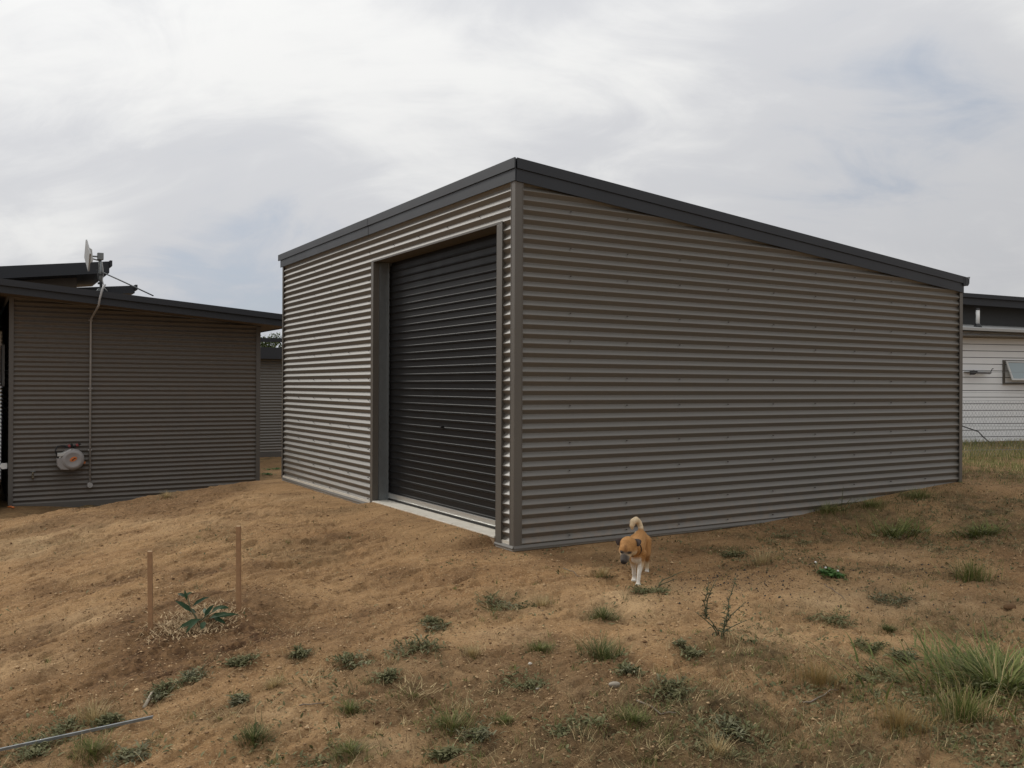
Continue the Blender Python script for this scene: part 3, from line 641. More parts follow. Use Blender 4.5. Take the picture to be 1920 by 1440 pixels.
    sl = np_mesh('slat', V, [(2 * i, 2 * i + 1, 2 * i + 3, 2 * i + 2) for i in range(len(pr) - 1)], M['door'])
    for k in range(33): link('slat', sl, rd, (0.166, 0.302, 0.142 + k * P_))
    MB().box(0.158, 0.19, 0.302, 2.866, 0.088, 0.142).box(0.152, 0.158, 0.302, 2.866, 0.090, 0.097).build('bottom_rail', M['alu'], rd, bevel=0.002)
    MB().box(0.164, 0.186, 0.302, 2.866, 0.066, 0.0875).build('rubber_seal', M['black'], rd)
    MB().tube([(0.150, 1.588, 0.90), (0.175, 1.588, 0.90)], 0.011, 12).build('lock', M['black'], rd)
    # fixing screws in the valleys
    m = MB()
    rows, i_, stp = [], 36, [3, 4]
    n_ = 0
    while i_ > 0: rows.append(0.038 + (36 - i_) * PITCH_W + 0.030); i_ -= stp[n_ % 2]; n_ += 1
    for zz in rows:
        for c_ in range(10):
            a = 0.54 + 0.594 * c_
            if zz < 2.87 - SL * a: m.tube([(a, 0.014, zz), (a, -0.001, zz)], 0.0048, 6)
        for b in (3.04, 3.64, 4.24, 4.84, 5.44, 5.98):
            m.tube([(0.014, b, zz), (-0.001, b, zz)], 0.0048, 6)
        if zz > 2.62:
            for b in (0.12, 0.6, 1.2, 1.8, 2.4): m.tube([(0.014, b, zz), (-0.001, b, zz)], 0.0048, 6)
    tag(m.build('fixing_screws', M['screw'], s), kind='stuff')
build_shed()

# ------------------------------------------------------------------ brown house on the left
HA = sh(-3.15, 10.02, 0)
def build_brown_house():
    h = thing('house', 'brown corrugated steel house with dark eaves and antenna on its roof', 'house', (HA[0], HA[1], -0.64), YAW)
    W, DEP = 3.925, 7.0
    g = 0.64                                                              # wall foot below the datum of the shed
    top = lambda x: 2.655 - 0.0815 * x + g
    front = lambda u, o, z: (u, -o, z); side = lambda u, o, z: (-o, u, z); side2 = lambda u, o, z: (W + o, u, z)
    A = M['cladding_old']
    z = 0.0; k = 0
    while z < top(0):
        z1 = min(z + 10 * PITCH_W, top(0))
        corrugated('wall_sheet', h, A, front, 0.03, lambda q: min(W - 0.02, (top(0) - q) / 0.0815 + 0.05), z, z1, ph=0.02, jog=0.0011 * (k % 2))
        corrugated('wall_sheet', h, A, side, 0.03, DEP, z, z1, ph=0.02, n=8)
        if z1 < top(W): corrugated('wall_sheet', h, A, side2, 0.03, DEP, z, z1, ph=0.02, n=8)
        z = z1; k += 1
    corrugated('wall_sheet', h, A, side2, 0.03, DEP, 2.28, top(W), ph=0.02, n=8)
    T = M['trim_old']
    MB().box(-0.004, 0.062, -0.004, 0.003, 0.0, top(0)).box(-0.0042, 0.002, 0.0032, 0.06, 0.0, top(0)).build('corner_flashing', T, h)
    MB().box(W - 0.072, W + 0.004, -0.004, 0.003, 0.0, top(W)).box(W - 0.002, W + 0.0042, 0.0032, 0.06, 0.0, top(W)).build('corner_flashing', T, h)
    MB().box(0.0, W, -0.010, 0.003, -0.06, 0.035).build('base_flashing', T, h)
    MB().box(0.03, W - 0.03, 0.02, DEP, -0.7, 0.0).build('footing', M['concrete_dark'], h)
    # roof: fascia, soffit, sheet
    xl, xr, y0 = -2.60, 4.30, -0.60  # left end run out over the added light-blocking walls
    MB().box(-2.45, -2.40, -0.3, DEP, -0.4, 2.90 + g).box(-2.399, -0.026, 4.6, 4.66, -0.4, 2.72 + g).box(-2.399, -1.2, 4.601, 4.659, 2.7201 + g, 2.84 + g).box(-2.39, -0.28, 0.04, 0.08, -0.1, 2.72 + g).build('porch_wall', A, h)  # unseen walls added to keep light out of the left recess
    for k in range(5): corrugated('wall_sheet', h, A, lambda u, o, z: (u, 0.008 - o, z), -2.44, -0.285, k * 0.76, min(k * 0.76 + 0.765, 2.70 + g), ph=0.02, n=10)  # cladding on the added front wall that blocks light
    MB().box(-0.33, -0.275, 0.004, 0.0395, -0.1, 2.72 + g).build('corner_flashing', M['trim_old'], h)  # edge trim of the added light-blocking wall
    bot = lambda x: 2.648 - 0.0795 * x + g; tp = lambda x: bot(x) + 0.212
    MB().slope(xl, xr, y0, y0 + 0.02, bot(xl), tp(xl), bot(xr), tp(xr)).build('fascia_board', M['fascia_old'], h)
    MB().slope(xl, xr, y0 - 0.05, y0 - 0.001, tp(xl) - 0.10, tp(xl) - 0.004, tp(xr) - 0.10, tp(xr) - 0.004).build('gutter', M['fascia_old'], h)
    MB().slope(xl, xr, y0 + 0.021, -0.022, bot(xl) + 0.012, bot(xl) + 0.03, bot(xr) + 0.012, bot(xr) + 0.03).build('soffit', M['soffit'], h)
    MB().slope(W + 0.03, xr, -0.0215, DEP - 2.6, bot(W) + 0.012, bot(W) + 0.03, bot(xr) + 0.012, bot(xr) + 0.03).build('soffit', M['soffit'], h)
    MB().slope(xl, -0.03, -0.0215, DEP, bot(xl) + 0.012, bot(xl) + 0.03, bot(0) + 0.012, bot(0) + 0.03).build('soffit', M['soffit'], h)  # also closes the top of the added dark recess
    MB().box(xr - 0.02, xr, y0 + 0.021, DEP - 2.6, bot(xr) - 0.0, tp(xr) - 0.002).build('fascia_board', M['fascia_old'], h)
    MB().slope(xl, xr - 0.021, y0 + 0.021, DEP, tp(xl) - 0.05, tp(xl) - 0.012, tp(xr) - 0.05, tp(xr) - 0.012).build('roof', M['fascia_old'], h)
    # raised roofs with highlight windows, rising to the right
    def raised(tip, length, thick, deep, slope, wall):
        x1, y1, z1 = tip; x0 = x1 - length
        MB().slope(x0, x1, y1, y1 + deep, z1 - thick - slope * length, z1 - slope * length, z1 - thick, z1).build('upper_roof', M['fascia_old'], h)
        MB().box(x1 + 0.001, x1 + 0.05, y1 - 0.05, y1 + deep, z1 - 0.10, z1 + 0.015).build('upper_gutter', M['fascia_old'], h)
        if wall:
            MB().slope(x0 + 0.3, x1 - 0.55, y1 + 0.6, y1 + deep - 0.3, 3.0, z1 - thick - slope * (length - 0.3) - 0.001, 3.0, z1 - thick - slope * 0.55 - 0.001).build('upper_wall', M['soffit'], h)
            MB().box(x0 + 0.8, x1 - 1.1, y1 + 0.575, y1 + 0.598, 3.05, z1 - thick - slope * (length - 0.8) - 0.1).build('window', M['glass'], h)
    raised((1.93, 4.05, 3.83 + g), 4.6, 0.24, 3.0, 0.125, True)
    raised((2.62, 5.4, 3.50 + g), 3.2, 0.17, 1.5, 0.10, True)
    # beam running off the right-hand end
    MB().slope(W + 0.02, W + 3.2, 2.9, 3.0, 2.19 + g, 2.275 + g, 2.25 + g, 2.335 + g).build('beam', M['fascia_old'], h)
    MB().box(W + 3.05, W + 3.15, 2.9, 3.0, -0.05, 2.245 + g).build('post', M['trim_old'], h)
    # window in the dark side wall
    f = MB().box(-0.060, -0.024, 1.2, 2.2, 1.25 + g, 1.95 + g).build('window', M['white'], h)
    MB().box(-0.066, -0.0605, 1.26, 2.14, 1.30 + g, 1.90 + g).build('pane', M['glass'], f)
    return h
build_brown_house()

def wall_pt(a, z, out=0.0): return sh(a, 10.02 - out, z)
# conduit up the wall
def build_conduit():
    t = thing('conduit', 'thin grey conduit running up the brown wall beside the hose reel', 'conduit', tuple(wall_pt(-1.993, -0.342)), YAW)
    zt = 2.339 + 0.342
    path = [(0, -0.02, 0.0), (0, -0.02, zt - 0.05), (0.003, -0.06, zt + 0.02), (0.02, -0.30, zt + 0.09), (0.035, -0.58, zt + 0.155), (0.043, -0.675, zt + 0.20), (0.055, -0.705, zt + 0.30), (0.085, -0.705, zt + 0.43), (0.115, -0.66, zt + 0.50), (0.15, -0.54, zt + 0.53)]
    MB().tube(path, 0.0155, 10).build('pipe', M['pvc'], t, True)
    for q in (0.55, 1.55, zt - 0.02): MB().box(-0.03, 0.03, -0.018, -0.001, q, q + 0.025).build('saddle', M['pvc'], t)
    MB().tube([(0, -0.045, -0.01), (0, -0.001, -0.01)], 0.042, 16).tube([(0, -0.048, -0.01), (0, -0.0452, -0.01)], 0.015, 10).build('junction_box', M['pvc'], t)
build_conduit()
# hose reel
def build_reel():
    t = thing('hose_reel', 'grey wall mounted hose reel with orange badge and red nozzles', 'hose reel', tuple(wall_pt(-2.31, 0.088)), YAW)
    r = 0.0
    # drum: round body bulging towards us, right of centre
    m = MB(); n = 28
    prof = [(-0.005, 0.168), (-0.06, 0.175), (-0.16, 0.172), (-0.20, 0.155), (-0.215, 0.125), (-0.218, 0.11), (-0.212, 0.10), (-0.222, 0.0)]
    m.add([(0.05 + rr * math.cos(2 * math.pi * k / n), y, rr * math.sin(2 * math.pi * k / n) - 0.005) for y, rr in prof[:-1] for k in range(n)] + [(0.05, prof[-1][0], -0.005)],
          [(j * n + k, j * n + (k + 1) % n, (j + 1) * n + (k + 1) % n, (j + 1) * n + k) for j in range(len(prof) - 2) for k in range(n)] + [((len(prof) - 2) * n + k, (len(prof) - 2) * n + (k + 1) % n, (len(prof) - 1) * n) for k in range(n)])
    m.build('drum_casing', M['reel'], t, True)
    MB().prism([(-0.18, 0.02), (-0.17, -0.10), (-0.12, -0.16), (0.0, -0.17), (0.0, 0.06), (-0.06, 0.035)], (0, -0.005, 0), (0, -0.19, 0), (1, 0, 0), (0, 0, 1)).build('side_casing', M['reel'], t, bevel=0.012)
    MB().prism([(-0.172, 0.055), (-0.165, 0.10), (-0.10, 0.105), (0.0, 0.155), (0.03, 0.165), (0.0, 0.115), (-0.06, 0.075), (-0.11, 0.055)], (0, -0.03, 0), (0, -0.20, 0), (1, 0, 0), (0, 0, 1)).build('handle', M['reel_pale'], t, bevel=0.006)
    MB().box(-0.165, -0.02, -0.17, -0.04, 0.022, 0.056).build('hose_outlet', M['black'], t, bevel=0.006)
    MB().ball((-0.13, -0.178, 0.042), (0.02, 0.012, 0.014)).build('outlet_roller', M['white'], t, True)
    # badge: orange oval with a dark zigzag
    ring = [(0.055 + 0.052 * math.cos(a) , -0.2235, 0.006 + 0.036 * math.sin(a) + 0.014 * math.cos(a)) for a in np.linspace(0, 2 * math.pi, 24, endpoint=False)]
    bd = MB().add(ring + [(x, -0.219, z) for x, y, z in ring], [tuple(range(24))] + [(k, (k + 1) % 24, 24 + (k + 1) % 24, 24 + k) for k in range(24)]).build('badge', M['orange'], t)
    zz = [(0.03, -0.018), (0.05, -0.016), (0.062, 0.002), (0.085, 0.010), (0.095, 0.022), (0.062, 0.022), (0.052, 0.006), (0.035, 0.0)]
    MB().prism(zz[:], (0, -0.2238, 0), (0, -0.2255, 0), (1, 0, 0), (0, 0, 1)).build('badge_mark', M['black'], bd)
    MB().tube([(-0.17, -0.06, 0.06), (-0.19, -0.06, 0.14), (-0.165, -0.05, 0.205), (-0.10, -0.05, 0.215), (-0.02, -0.06, 0.21), (0.06, -0.06, 0.185), (0.16, -0.05, 0.12), (0.22, -0.04, 0.04), (0.225, -0.04, -0.06)], 0.010, 8).build('hose', M['black'], t, True)
    for x, z in ((0.0, 0.205), (0.115, 0.215)):
        nz = MB().tube([(x - 0.06, -0.08, z - 0.02), (x + 0.0, -0.08, z + 0.0), (x + 0.055, -0.08, z + 0.03)], [0.013, 0.017, 0.022], 10).build('nozzle', M['black'], t, True)
        MB().tube([(x - 0.008, -0.08, z - 0.004), (x + 0.022, -0.08, z + 0.012)], 0.024, 12).build('nozzle_collar', M['red'], nz)
    MB().tube([(0.225, -0.04, -0.05), (0.225, -0.04, -0.085)], 0.024, 12).build('tap_connector', M['orange'], t)
    MB().box(0.10, 0.235, -0.05, -0.002, -0.035, -0.01).build('bracket', M['black'], t)
build_reel()
def build_tap():
    t = thing('tap', 'small garden tap low on the brown wall near its left corner', 'tap', tuple(wall_pt(-2.818, -0.146)), YAW)
    MB().tube([(0, -0.0, -0.02), (0, -0.09, -0.02)], 0.022, 10).tube([(0, -0.075, -0.01), (0, -0.075, 0.05)], 0.013, 8).tube([(0, -0.09, -0.02), (0, -0.115, -0.03), (0, -0.12, -0.065)], 0.017, 8).build('spout', M['brass'], t, True)
    MB().box(-0.035, 0.035, -0.083, -0.067, 0.05, 0.062).build('handle', M['galv'], t, bevel=0.003)
build_tap()
def build_corner_bits():
    t = thing('marker_tag', 'small white pointed tag at the left corner of the brown house', 'tag', tuple(sh(-3.165, 10.10, 0.0)), YAW)
    MB().prism([(0.0, 0.045), (0.0, -0.045), (-0.07, -0.048), (-0.115, -0.005), (-0.08, 0.045)], (0.0, 0, 0), (0.0, 0.012, 0), (1, 0, 0), (0, 0, 1)).build('plate', M['white'], t, bevel=0.003)
    MB().box(-0.004, 0.012, 0.0125, 0.04, -0.02, 0.02).build('bracket', M['galv'], t)
    p = sh(-3.46, 9.80, 0); z = gz(p[0], p[1])
    n = 24; m = MB(); prof = [(0.13, 0), (0.16, 0.02), (0.185, 0.30), (0.195, 0.32), (0.175, 0.32), (0.15, 0.05)]
    b = thing('garden_pot', 'dark grey round garden pot beside the brown house corner', 'pot', (p[0], p[1], z - 0.02), 0)
    m.add([(r * math.cos(2 * math.pi * k / n), r * math.sin(2 * math.pi * k / n), h) for r, h in prof for k in range(n)], [(j * n + k, j * n + (k + 1) % n, (j + 1) * n + (k + 1) % n, (j + 1) * n + k) for j in range(len(prof) - 1) for k in range(n)] + [tuple(range(n)), tuple(range((len(prof) - 1) * n, len(prof) * n))])
    m.build('bowl', M['concrete_dark'], b, True)
    q = sh(-3.12, 9.78, 0)
    tag(MB().tube([(q[0] - .05, q[1], gz(q[0], q[1]) + .02), (q[0], q[1], gz(q[0], q[1]) + .022), (q[0] + .06, q[1] - .03, gz(q[0], q[1]) + .012)], 0.014, 8).build('hose_end', M['orange'], None, True), 'short orange hose end lying at the brown house corner', 'hose')
build_corner_bits()
def build_antenna():
    base = sh(-1.90, 9.62, 2.73)
    t = thing('antenna', 'pale square panel antenna on a steel mast at the roof edge', 'antenna', tuple(base), YAW)
    pt = lambda a, b, z: (a + 1.90, b - 9.62, z - 2.73)
    x0, y0 = 0.0, 0.0
    MB().tube([(0.02, 0, 0.04), (0.0, 0, 0.34), (-0.005, 0, 0.62)], 0.024, 10).build('mast', M['galv'], t, True)
    MB().box(-0.045, 0.045, -0.045, 0.045, 0.55, 0.66).build('clamp', M['galv'], t, bevel=0.006)
    MB().tube([(-0.02, 0, 0.60), (-0.11, 0.01, 0.60)], 0.014, 8).tube([(-0.02, 0, 0.54), (-0.11, 0.01, 0.56)], 0.012, 8).build('bracket', M['galv'], t)
    # square panel turned on its corner, seen nearly edge-on
    r = 0.255
    V = [(-0.20 + 0.035 * math.cos(k * math.pi / 2) * 0.0, r * math.sin(k * math.pi / 2), r * math.cos(k * math.pi / 2)) for k in range(4)]
    c = np.array([0, 0, 0.60]); dx = np.array([-0.022, 0, 0]); tilt = Matrix.Rotation(R(-4), 3, 'Y') @ Matrix.Rotation(R(3), 3, 'Z')
    def tr(p, s=1.0, off=0.0): v = tilt @ Vector((off, p[1] * s, p[2] * s)); return (v.x - 0.185, v.y, v.z + 0.605)
    P1 = [tr(p, 1.0, -0.012) for p in V]; P2 = [tr(p, 1.0, 0.012) for p in V]
    MB().add(P1 + P2, [(0, 1, 2, 3), (7, 6, 5, 4)] + [(k, (k + 1) % 4, 4 + (k + 1) % 4, 4 + k) for k in range(4)]).build('panel', M['roofsheet'], t, bevel=0.006)
    P1 = [tr((0, y, z), 1, 0.013) for y, z in ((-.1, -.13), (.1, -.13), (.1, .12), (-.1, .12))]; P2 = [tr((0, y, z), 1, 0.062) for y, z in ((-.08, -.10), (.08, -.10), (.08, .09), (-.08, .09))]
    MB().add(P1 + P2, [(0, 3, 2, 1), (4, 5, 6, 7)] + [(k, (k + 1) % 4, 4 + (k + 1) % 4, 4 + k) for k in range(4)]).build('radio_box', M['reel_pale'], t, bevel=0.01)
    MB().tube([(0.01, -0.02, 0.36), (0.36, -0.03, 0.21), (0.80, -0.02, 0.018)], 0.011, 8).build('stay', M['galv'], t, True)
    MB().tube([(-0.05, -0.03, 0.40), (-0.035, -0.045, 0.25), (0.01, -0.05, 0.15), (0.03, -0.06, 0.06)], 0.008, 6).build('cable', M['black'], t, True)
    MB().tube([(0.03, 0.02, 0.52), (0.045, 0.0, 0.34), (0.03, -0.03, 0.22), (0.06, -0.04, 0.10), (0.10, -0.05, 0.05)], 0.007, 6).build('cable', M['roofsheet'], t, True)
    for q in (0.16, 0.30): MB().box(-0.034, 0.034, -0.034, 0.034, q, q + 0.028).build('cable_clip', M['black'], t)
    MB().prism([(-0.09, 0.0), (0.10, 0.0), (0.06, 0.03), (0.035, 0.09), (-0.03, 0.09)], (0, -0.03, 0.0), (0, 0.03, 0.0), (1, 0, 0), (0, 0, 1)).build('foot', M['galv'], t, bevel=0.004)
build_antenna()

# ------------------------------------------------------------------ far corrugated house in the gap
def build_far_house():
    p = sh(1.2, 18.25, -0.64)
    h = thing('house', 'low corrugated house seen through the gap behind brown house and shed', 'house', tuple(p), YAW)
    front = lambda u, o, z: (u, -o, z)
    for k in range(4):
        z0 = k * 0.76; corrugated('wall_sheet', h, M['cladding'], front, 0.0, 8.0, z0, min(z0 + 0.765, 2.66), n=8)
    MB().box(0, 8, 0.03, 5.0, -0.1, 2.655).build('wall_core', M['trim_old'], h)
    MB().box(0, 8, -0.012, 0.004, -0.1, 0.10).build('base_flashing', M['trim_old'], h)
    MB().box(-0.3, 8.3, -0.25, -0.22, 2.64, 2.95).build('fascia_board', M['fascia_old'], h)
    MB().box(-0.3, 8.3, -0.219, 5.2, 2.70, 2.92).build('roof', M['fascia_old'], h)
    MB().box(2.62, 2.72, -0.16, -0.02, 1.52, 1.62).box(2.70, 2.76, -0.13, -0.02, 1.35, 1.60).build('wall_light', M['black'], h)
build_far_house()

# ------------------------------------------------------------------ white house on the right
BX = np.array([10.57, 21.0, 0.0]); BA = R(14)
def build_white_house():
    h = thing('house', 'white weatherboard house with charcoal upper wall behind wire fence', 'house', tuple(BX), BA)
    x0, x1 = -3.2, 6.5
    pitch = 0.1558
    V = [(x0, -0.022, 0.0), (x1, -0.022, 0.0), (x1, -0.014, pitch - 0.015), (x0, -0.014, pitch - 0.015), (x0, 0.0, 0.0), (x1, 0.0, 0.0), (x1, 0.0, pitch - 0.015), (x0, 0.0, pitch - 0.015)]
    bm = MB().add(V, [(0, 1, 2, 3), (0, 4, 5, 1), (3, 2, 6, 7), (0, 3, 7, 4), (1, 5, 6, 2)]).mesh('weatherboard', M['board'])
    for k in range(17):
        link('weatherboard', bm, h, (0, 0, 0.0 + k * pitch))
    MB().box(x0 + 0.01, x1 - 0.01, 0.004, 6.0, -0.4, 2.66).build('wall_frame', M['charcoal_wall'], h)
    MB().box(x0 + 0.02, x1 - 0.02, -0.004, 0.0035, -0.4, -0.004).build('plinth', M['charcoal_wall'], h)
    er = lambda x: 2.655 - 0.018 * x
    MB().slope(x0 - 0.3, x1 + 0.3, -0.42, -0.40, er(x0) - 0.03, er(x0) + 0.03, er(x1) - 0.03, er(x1) + 0.03).build('gutter', M['roofsheet'], h)
    # skirt roof rising to the charcoal wall
    def q(x, y, up): return (x, y, er(x) + up + (y + 0.40) * 0.16)
    MB().hexa([q(x0 - .3, -0.399, 0.005), q(x1 + .3, -0.399, 0.005), q(x1 + .3, 0.75, 0.005), q(x0 - .3, 0.75, 0.005), q(x0 - .3, -0.399, 0.03), q(x1 + .3, -0.399, 0.03), q(x1 + .3, 0.75, 0.03), q(x0 - .3, 0.75, 0.03)]).build('lower_roof', M['roofsheet'], h)
    MB().box(x0 - 0.28, x1 + 0.28, -0.38, -0.023, 2.50, 2.52).build('eave_lining', M['trim'], h)
    ur_ = lambda x: 3.58 - 0.035 * x
    MB().slope(x0, x1, 0.75, 6.0, 2.2, ur_(x0) - 0.06, 2.2, ur_(x1) - 0.06).build('upper_wall', M['charcoal_wall'], h)
    MB().slope(x0 - 0.3, x1 + 0.3, 0.30, 0.33, ur_(x0) - 0.27, ur_(x0), ur_(x1) - 0.27, ur_(x1)).build('fascia_board', M['fascia'], h)
    MB().slope(x0 - 0.3, x1 + 0.3, 0.24, 0.299, ur_(x0) - 0.10, ur_(x0) - 0.005, ur_(x1) - 0.10, ur_(x1) - 0.005).build('gutter', M['fascia'], h)
    MB().slope(x0 - 0.3, x1 + 0.3, 0.331, 6.3, ur_(x0) - 0.05, ur_(x0) - 0.012, ur_(x1) - 0.05, ur_(x1) - 0.012).build('roof', M['fascia'], h)
    # flue standing on the skirt roof
    fx, fy = 0.375, -0.05; fz = er(fx) + 0.03 + 0.35 * 0.16
    fl = MB().tube([(fx, fy, fz + 0.06), (fx, fy, fz + 0.40)], 0.042, 14).build('flue', M['white'], h, True)
    MB().tube([(fx, fy, fz - 0.02), (fx, fy, fz + 0.02), (fx, fy, fz + 0.075)], [0.095, 0.085, 0.05], 14).build('flashing_boot', M['black'], fl)
    MB().tube([(fx, fy, fz + 0.40), (fx, fy, fz + 0.43), (fx, fy, fz + 0.445)], [0.050, 0.046, 0.012], 14).build('cowl', M['black'], fl)
    # awning window propped open at the foot
    wx0, wx1, wz0, wz1 = 1.10, 2.15, 1.385, 1.965
    w = MB().box(wx0, wx0 + 0.05, -0.05, -0.002, wz0, wz1).box(wx1 - 0.05, wx1, -0.05, -0.002, wz0, wz1).box(wx0 + 0.0505, wx1 - 0.0505, -0.05, -0.002, wz1 - 0.05, wz1).box(wx0 + 0.0505, wx1 - 0.0505, -0.05, -0.002, wz0, wz0 + 0.045).build('window', M['trim'], h)
    MB().box(wx0 + 0.051, wx1 - 0.051, -0.012, -0.006, wz0 + 0.046, wz1 - 0.051).build('window_opening', M['black'], w)  # black sheet painted in for the unlit room behind the sash
    an = R(24); cs, sn = math.cos(an), math.sin(an)
    def sw(x, d, o): return (x, -0.055 - d * sn - o * cs, wz1 - 0.03 - d * cs + o * sn)
    Ls = 0.50
    def bar(xa, xb, d0, d1, o0=0.0, o1=0.025):
        return [sw(xa, d1, o0), sw(xb, d1, o0), sw(xb, d1, o1), sw(xa, d1, o1), sw(xa, d0, o0), sw(xb, d0, o0), sw(xb, d0, o1), sw(xa, d0, o1)]
    sx0, sx1 = wx0 + 0.045, wx1 - 0.045
    sash = MB().hexa(bar(sx0, sx0 + 0.04, 0, Ls)).hexa(bar(sx1 - 0.04, sx1, 0, Ls)).hexa(bar(sx0 + 0.041, sx1 - 0.041, 0, 0.04)).hexa(bar(sx0 + 0.041, sx1 - 0.041, Ls - 0.04, Ls)).build('window_sash', M['reel_pale'], w)
    MB().hexa(bar(sx0 + 0.042, sx1 - 0.042, 0.041, Ls - 0.041, 0.009, 0.014)).build('pane', M['glass'], w)
build_white_house()
def loc_b(x, y, z):
    c_, s_ = math.cos(BA), math.sin(BA); return (BX[0] + x * c_ - y * s_, BX[1] + x * s_ + y * c_, z)
def build_airer():
    t = thing('clothes_airer', 'dark fold down clothes airer fixed to the white weatherboard wall', 'clothes airer', loc_b(0.0, 0, 1.66), BA)
    MB().box(0.02, 0.60, -0.22, -0.20, 0.0, 0.022).box(0.02, 0.60, -0.045, -0.025, 0.0, 0.022).box(0.02, 0.045, -0.199, -0.046, 0.002, 0.02).box(0.575, 0.60, -0.199, -0.046, 0.002, 0.02).build('frame', M['concrete_dark'], t)
    for k in range(6): MB().tube([(0.046, -0.18 + k * 0.025, 0.012), (0.574, -0.18 + k * 0.025, 0.012)], 0.004, 6).build('line', M['concrete_dark'], t)
    MB().prism([(0.0, 0.03), (0.10, 0.055), (0.20, 0.035), (0.22, 0.0), (0.12, -0.055), (0.0, -0.06)], (0, -0.245, 0), (0, -0.222, 0), (1, 0, 0), (0, 0, 1)).build('mounting_arm', M['black'], t, bevel=0.004)
    MB().prism([(0.20, -0.03), (0.55, -0.04), (0.62, 0.0), (0.56, -0.002), (0.20, -0.004)], (0, -0.240, 0), (0, -0.225, 0), (1, 0, 0), (0, 0, 1)).build('lower_rail', M['concrete_dark'], t, bevel=0.003)
    MB().tube([(0.585, -0.23, 0.02), (0.60, -0.235, 0.06), (0.625, -0.235, 0.095), (0.65, -0.235, 0.09)], 0.009, 6).build('hook', M['black'], t, True)
build_airer()
def build_garden_hose():
    pts = []
    for px, z in ((0.0, 0.30), (0.12, 0.19), (0.25, 0.09), (0.36, 0.03), (0.50, 0.01)):
        x, y, _ = loc_b(px, -0.5, 0); pts.append((x, y, z if z > 0.02 else gz(x, y) + 0.012))
    pts = [loc_b(-0.5, -0.03, 0.62), loc_b(-0.2, -0.2, 0.42)] + pts
    tag(MB().tube(pts, 0.013, 8).build('garden_hose', M['black'], None, True), 'black garden hose drooping down from the white wall into grass', 'hose')
build_garden_hose()
# wire fence in front of the white house
def build_fence():
    D = 16.0; x0, x1 = 6.9, 14.2
    p0 = np.array([x0, D - 0.35]); dirv = np.array([math.cos(R(9)), math.sin(R(9))]); Ln = (x1 - x0)
    t = thing('wire_fence', 'thin wire netting fence in front of the white house', 'fence', (p0[0], p0[1], 0.0), R(9))
    g = lambda u: gz(p0[0] + dirv[0] * u, p0[1] + dirv[1] * u)
    for u in (0.0, 3.65, Ln):
        MB().tube([(u, 0.02, g(u) - 0.3), (u, 0.02, 1.66)], 0.022, 8).build('post', M['galv'], t)
    for z in (1.58, 1.21, 1.07, 0.62, 0.20):
        pts = [(u, 0, z + 0.004 * math.sin(u * 2.3 + z * 9)) for u in np.linspace(0, Ln, 24)]
        MB().tube(pts, 0.0024, 4, False).build('strand_wire', M['galv'], t)
    m = MB(); cw, ch = 0.062, 0.052
    nu, nv = int(Ln / cw), int(1.0 / ch)
    rng = np.random.default_rng(3)
    jit = rng.normal(0, 0.005, (nv + 2, nu + 2, 2)); Vs, Fq = [], []
    def P(i, j): return np.array([i * cw + (cw / 2 if j % 2 else 0) + jit[j, i, 0], 0.003, 0.07 + j * ch + jit[j, i, 1]])
    w = 0.0013
    for j in range(nv):
        for i in range(nu):
            a = P(i, j)
            for di in ((0, 1) if j % 2 else (-1, 0)):
                if i + di < 0: continue
                b = P(i + di, j + 1); d = b - a; nrm = np.array([-d[2], 0, d[0]]); nrm = nrm / np.linalg.norm(nrm) * w
                o = len(Vs); dep = np.array([0, w, 0]); Vs += [a - nrm, a + nrm, a + dep * 2, b - nrm, b + nrm, b + dep * 2]
                Fq += [(o, o + 1, o + 4, o + 3), (o + 1, o + 2, o + 5, o + 4), (o + 2, o, o + 3, o + 5)]
    link('wire_netting', np_mesh('wire_netting', Vs, Fq, M['galv']), t)
build_fence()

# ------------------------------------------------------------------ tree in the gap
def build_tree():
    X, Y = -11.45, 40.0
    t = thing('gum_tree', 'pale leafed gum tree rising behind the far roof in the gap', 'tree', (X, Y, -0.7), 0)
    MB().tube([(0.1, 0, -0.1), (0.0, 0.05, 1.4), (0.15, 0, 2.6), (0.1, 0.1, 3.6)], [0.13, 0.10, 0.07, 0.02], 8).tube([(0.0, 0.05, 1.5), (0.5, 0.1, 2.6), (0.8, 0.1, 3.4)], [0.06, 0.04, 0.012], 6).tube([(0.05, 0.03, 1.7), (-0.5, 0, 2.8), (-0.8, 0.1, 3.5)], [0.06, 0.04, 0.012], 6).build('trunk', M['bark'], t, True)
    rng = np.random.default_rng(8); cl = rng.normal(0, 1, (26, 3)) * np.array([0.62, 0.6, 0.55]) + np.array([0.15, 0, 3.1])
    n = 4200; c = cl[rng.integers(0, 26, n)] + rng.normal(0, 0.17, (n, 3)); d = rng.normal(0, 1, (n, 3)); d[:, 2] -= 0.9; d /= np.linalg.norm(d, axis=1)[:, None]
    s_ = np.cross(d, rng.normal(0, 1, (n, 3))); s_ /= np.linalg.norm(s_, axis=1)[:, None]
    V = np.stack([c, c + d * 0.08 + s_ * 0.035, c + d * 0.19, c + d * 0.08 - s_ * 0.035], 1).reshape(-1, 3)
    link('crown', np_mesh('crown', V, np.arange(4 * n).reshape(-1, 4), M['gum'], False, {'tint': np.repeat(rng.random(n), 4)}), t)
build_tree()

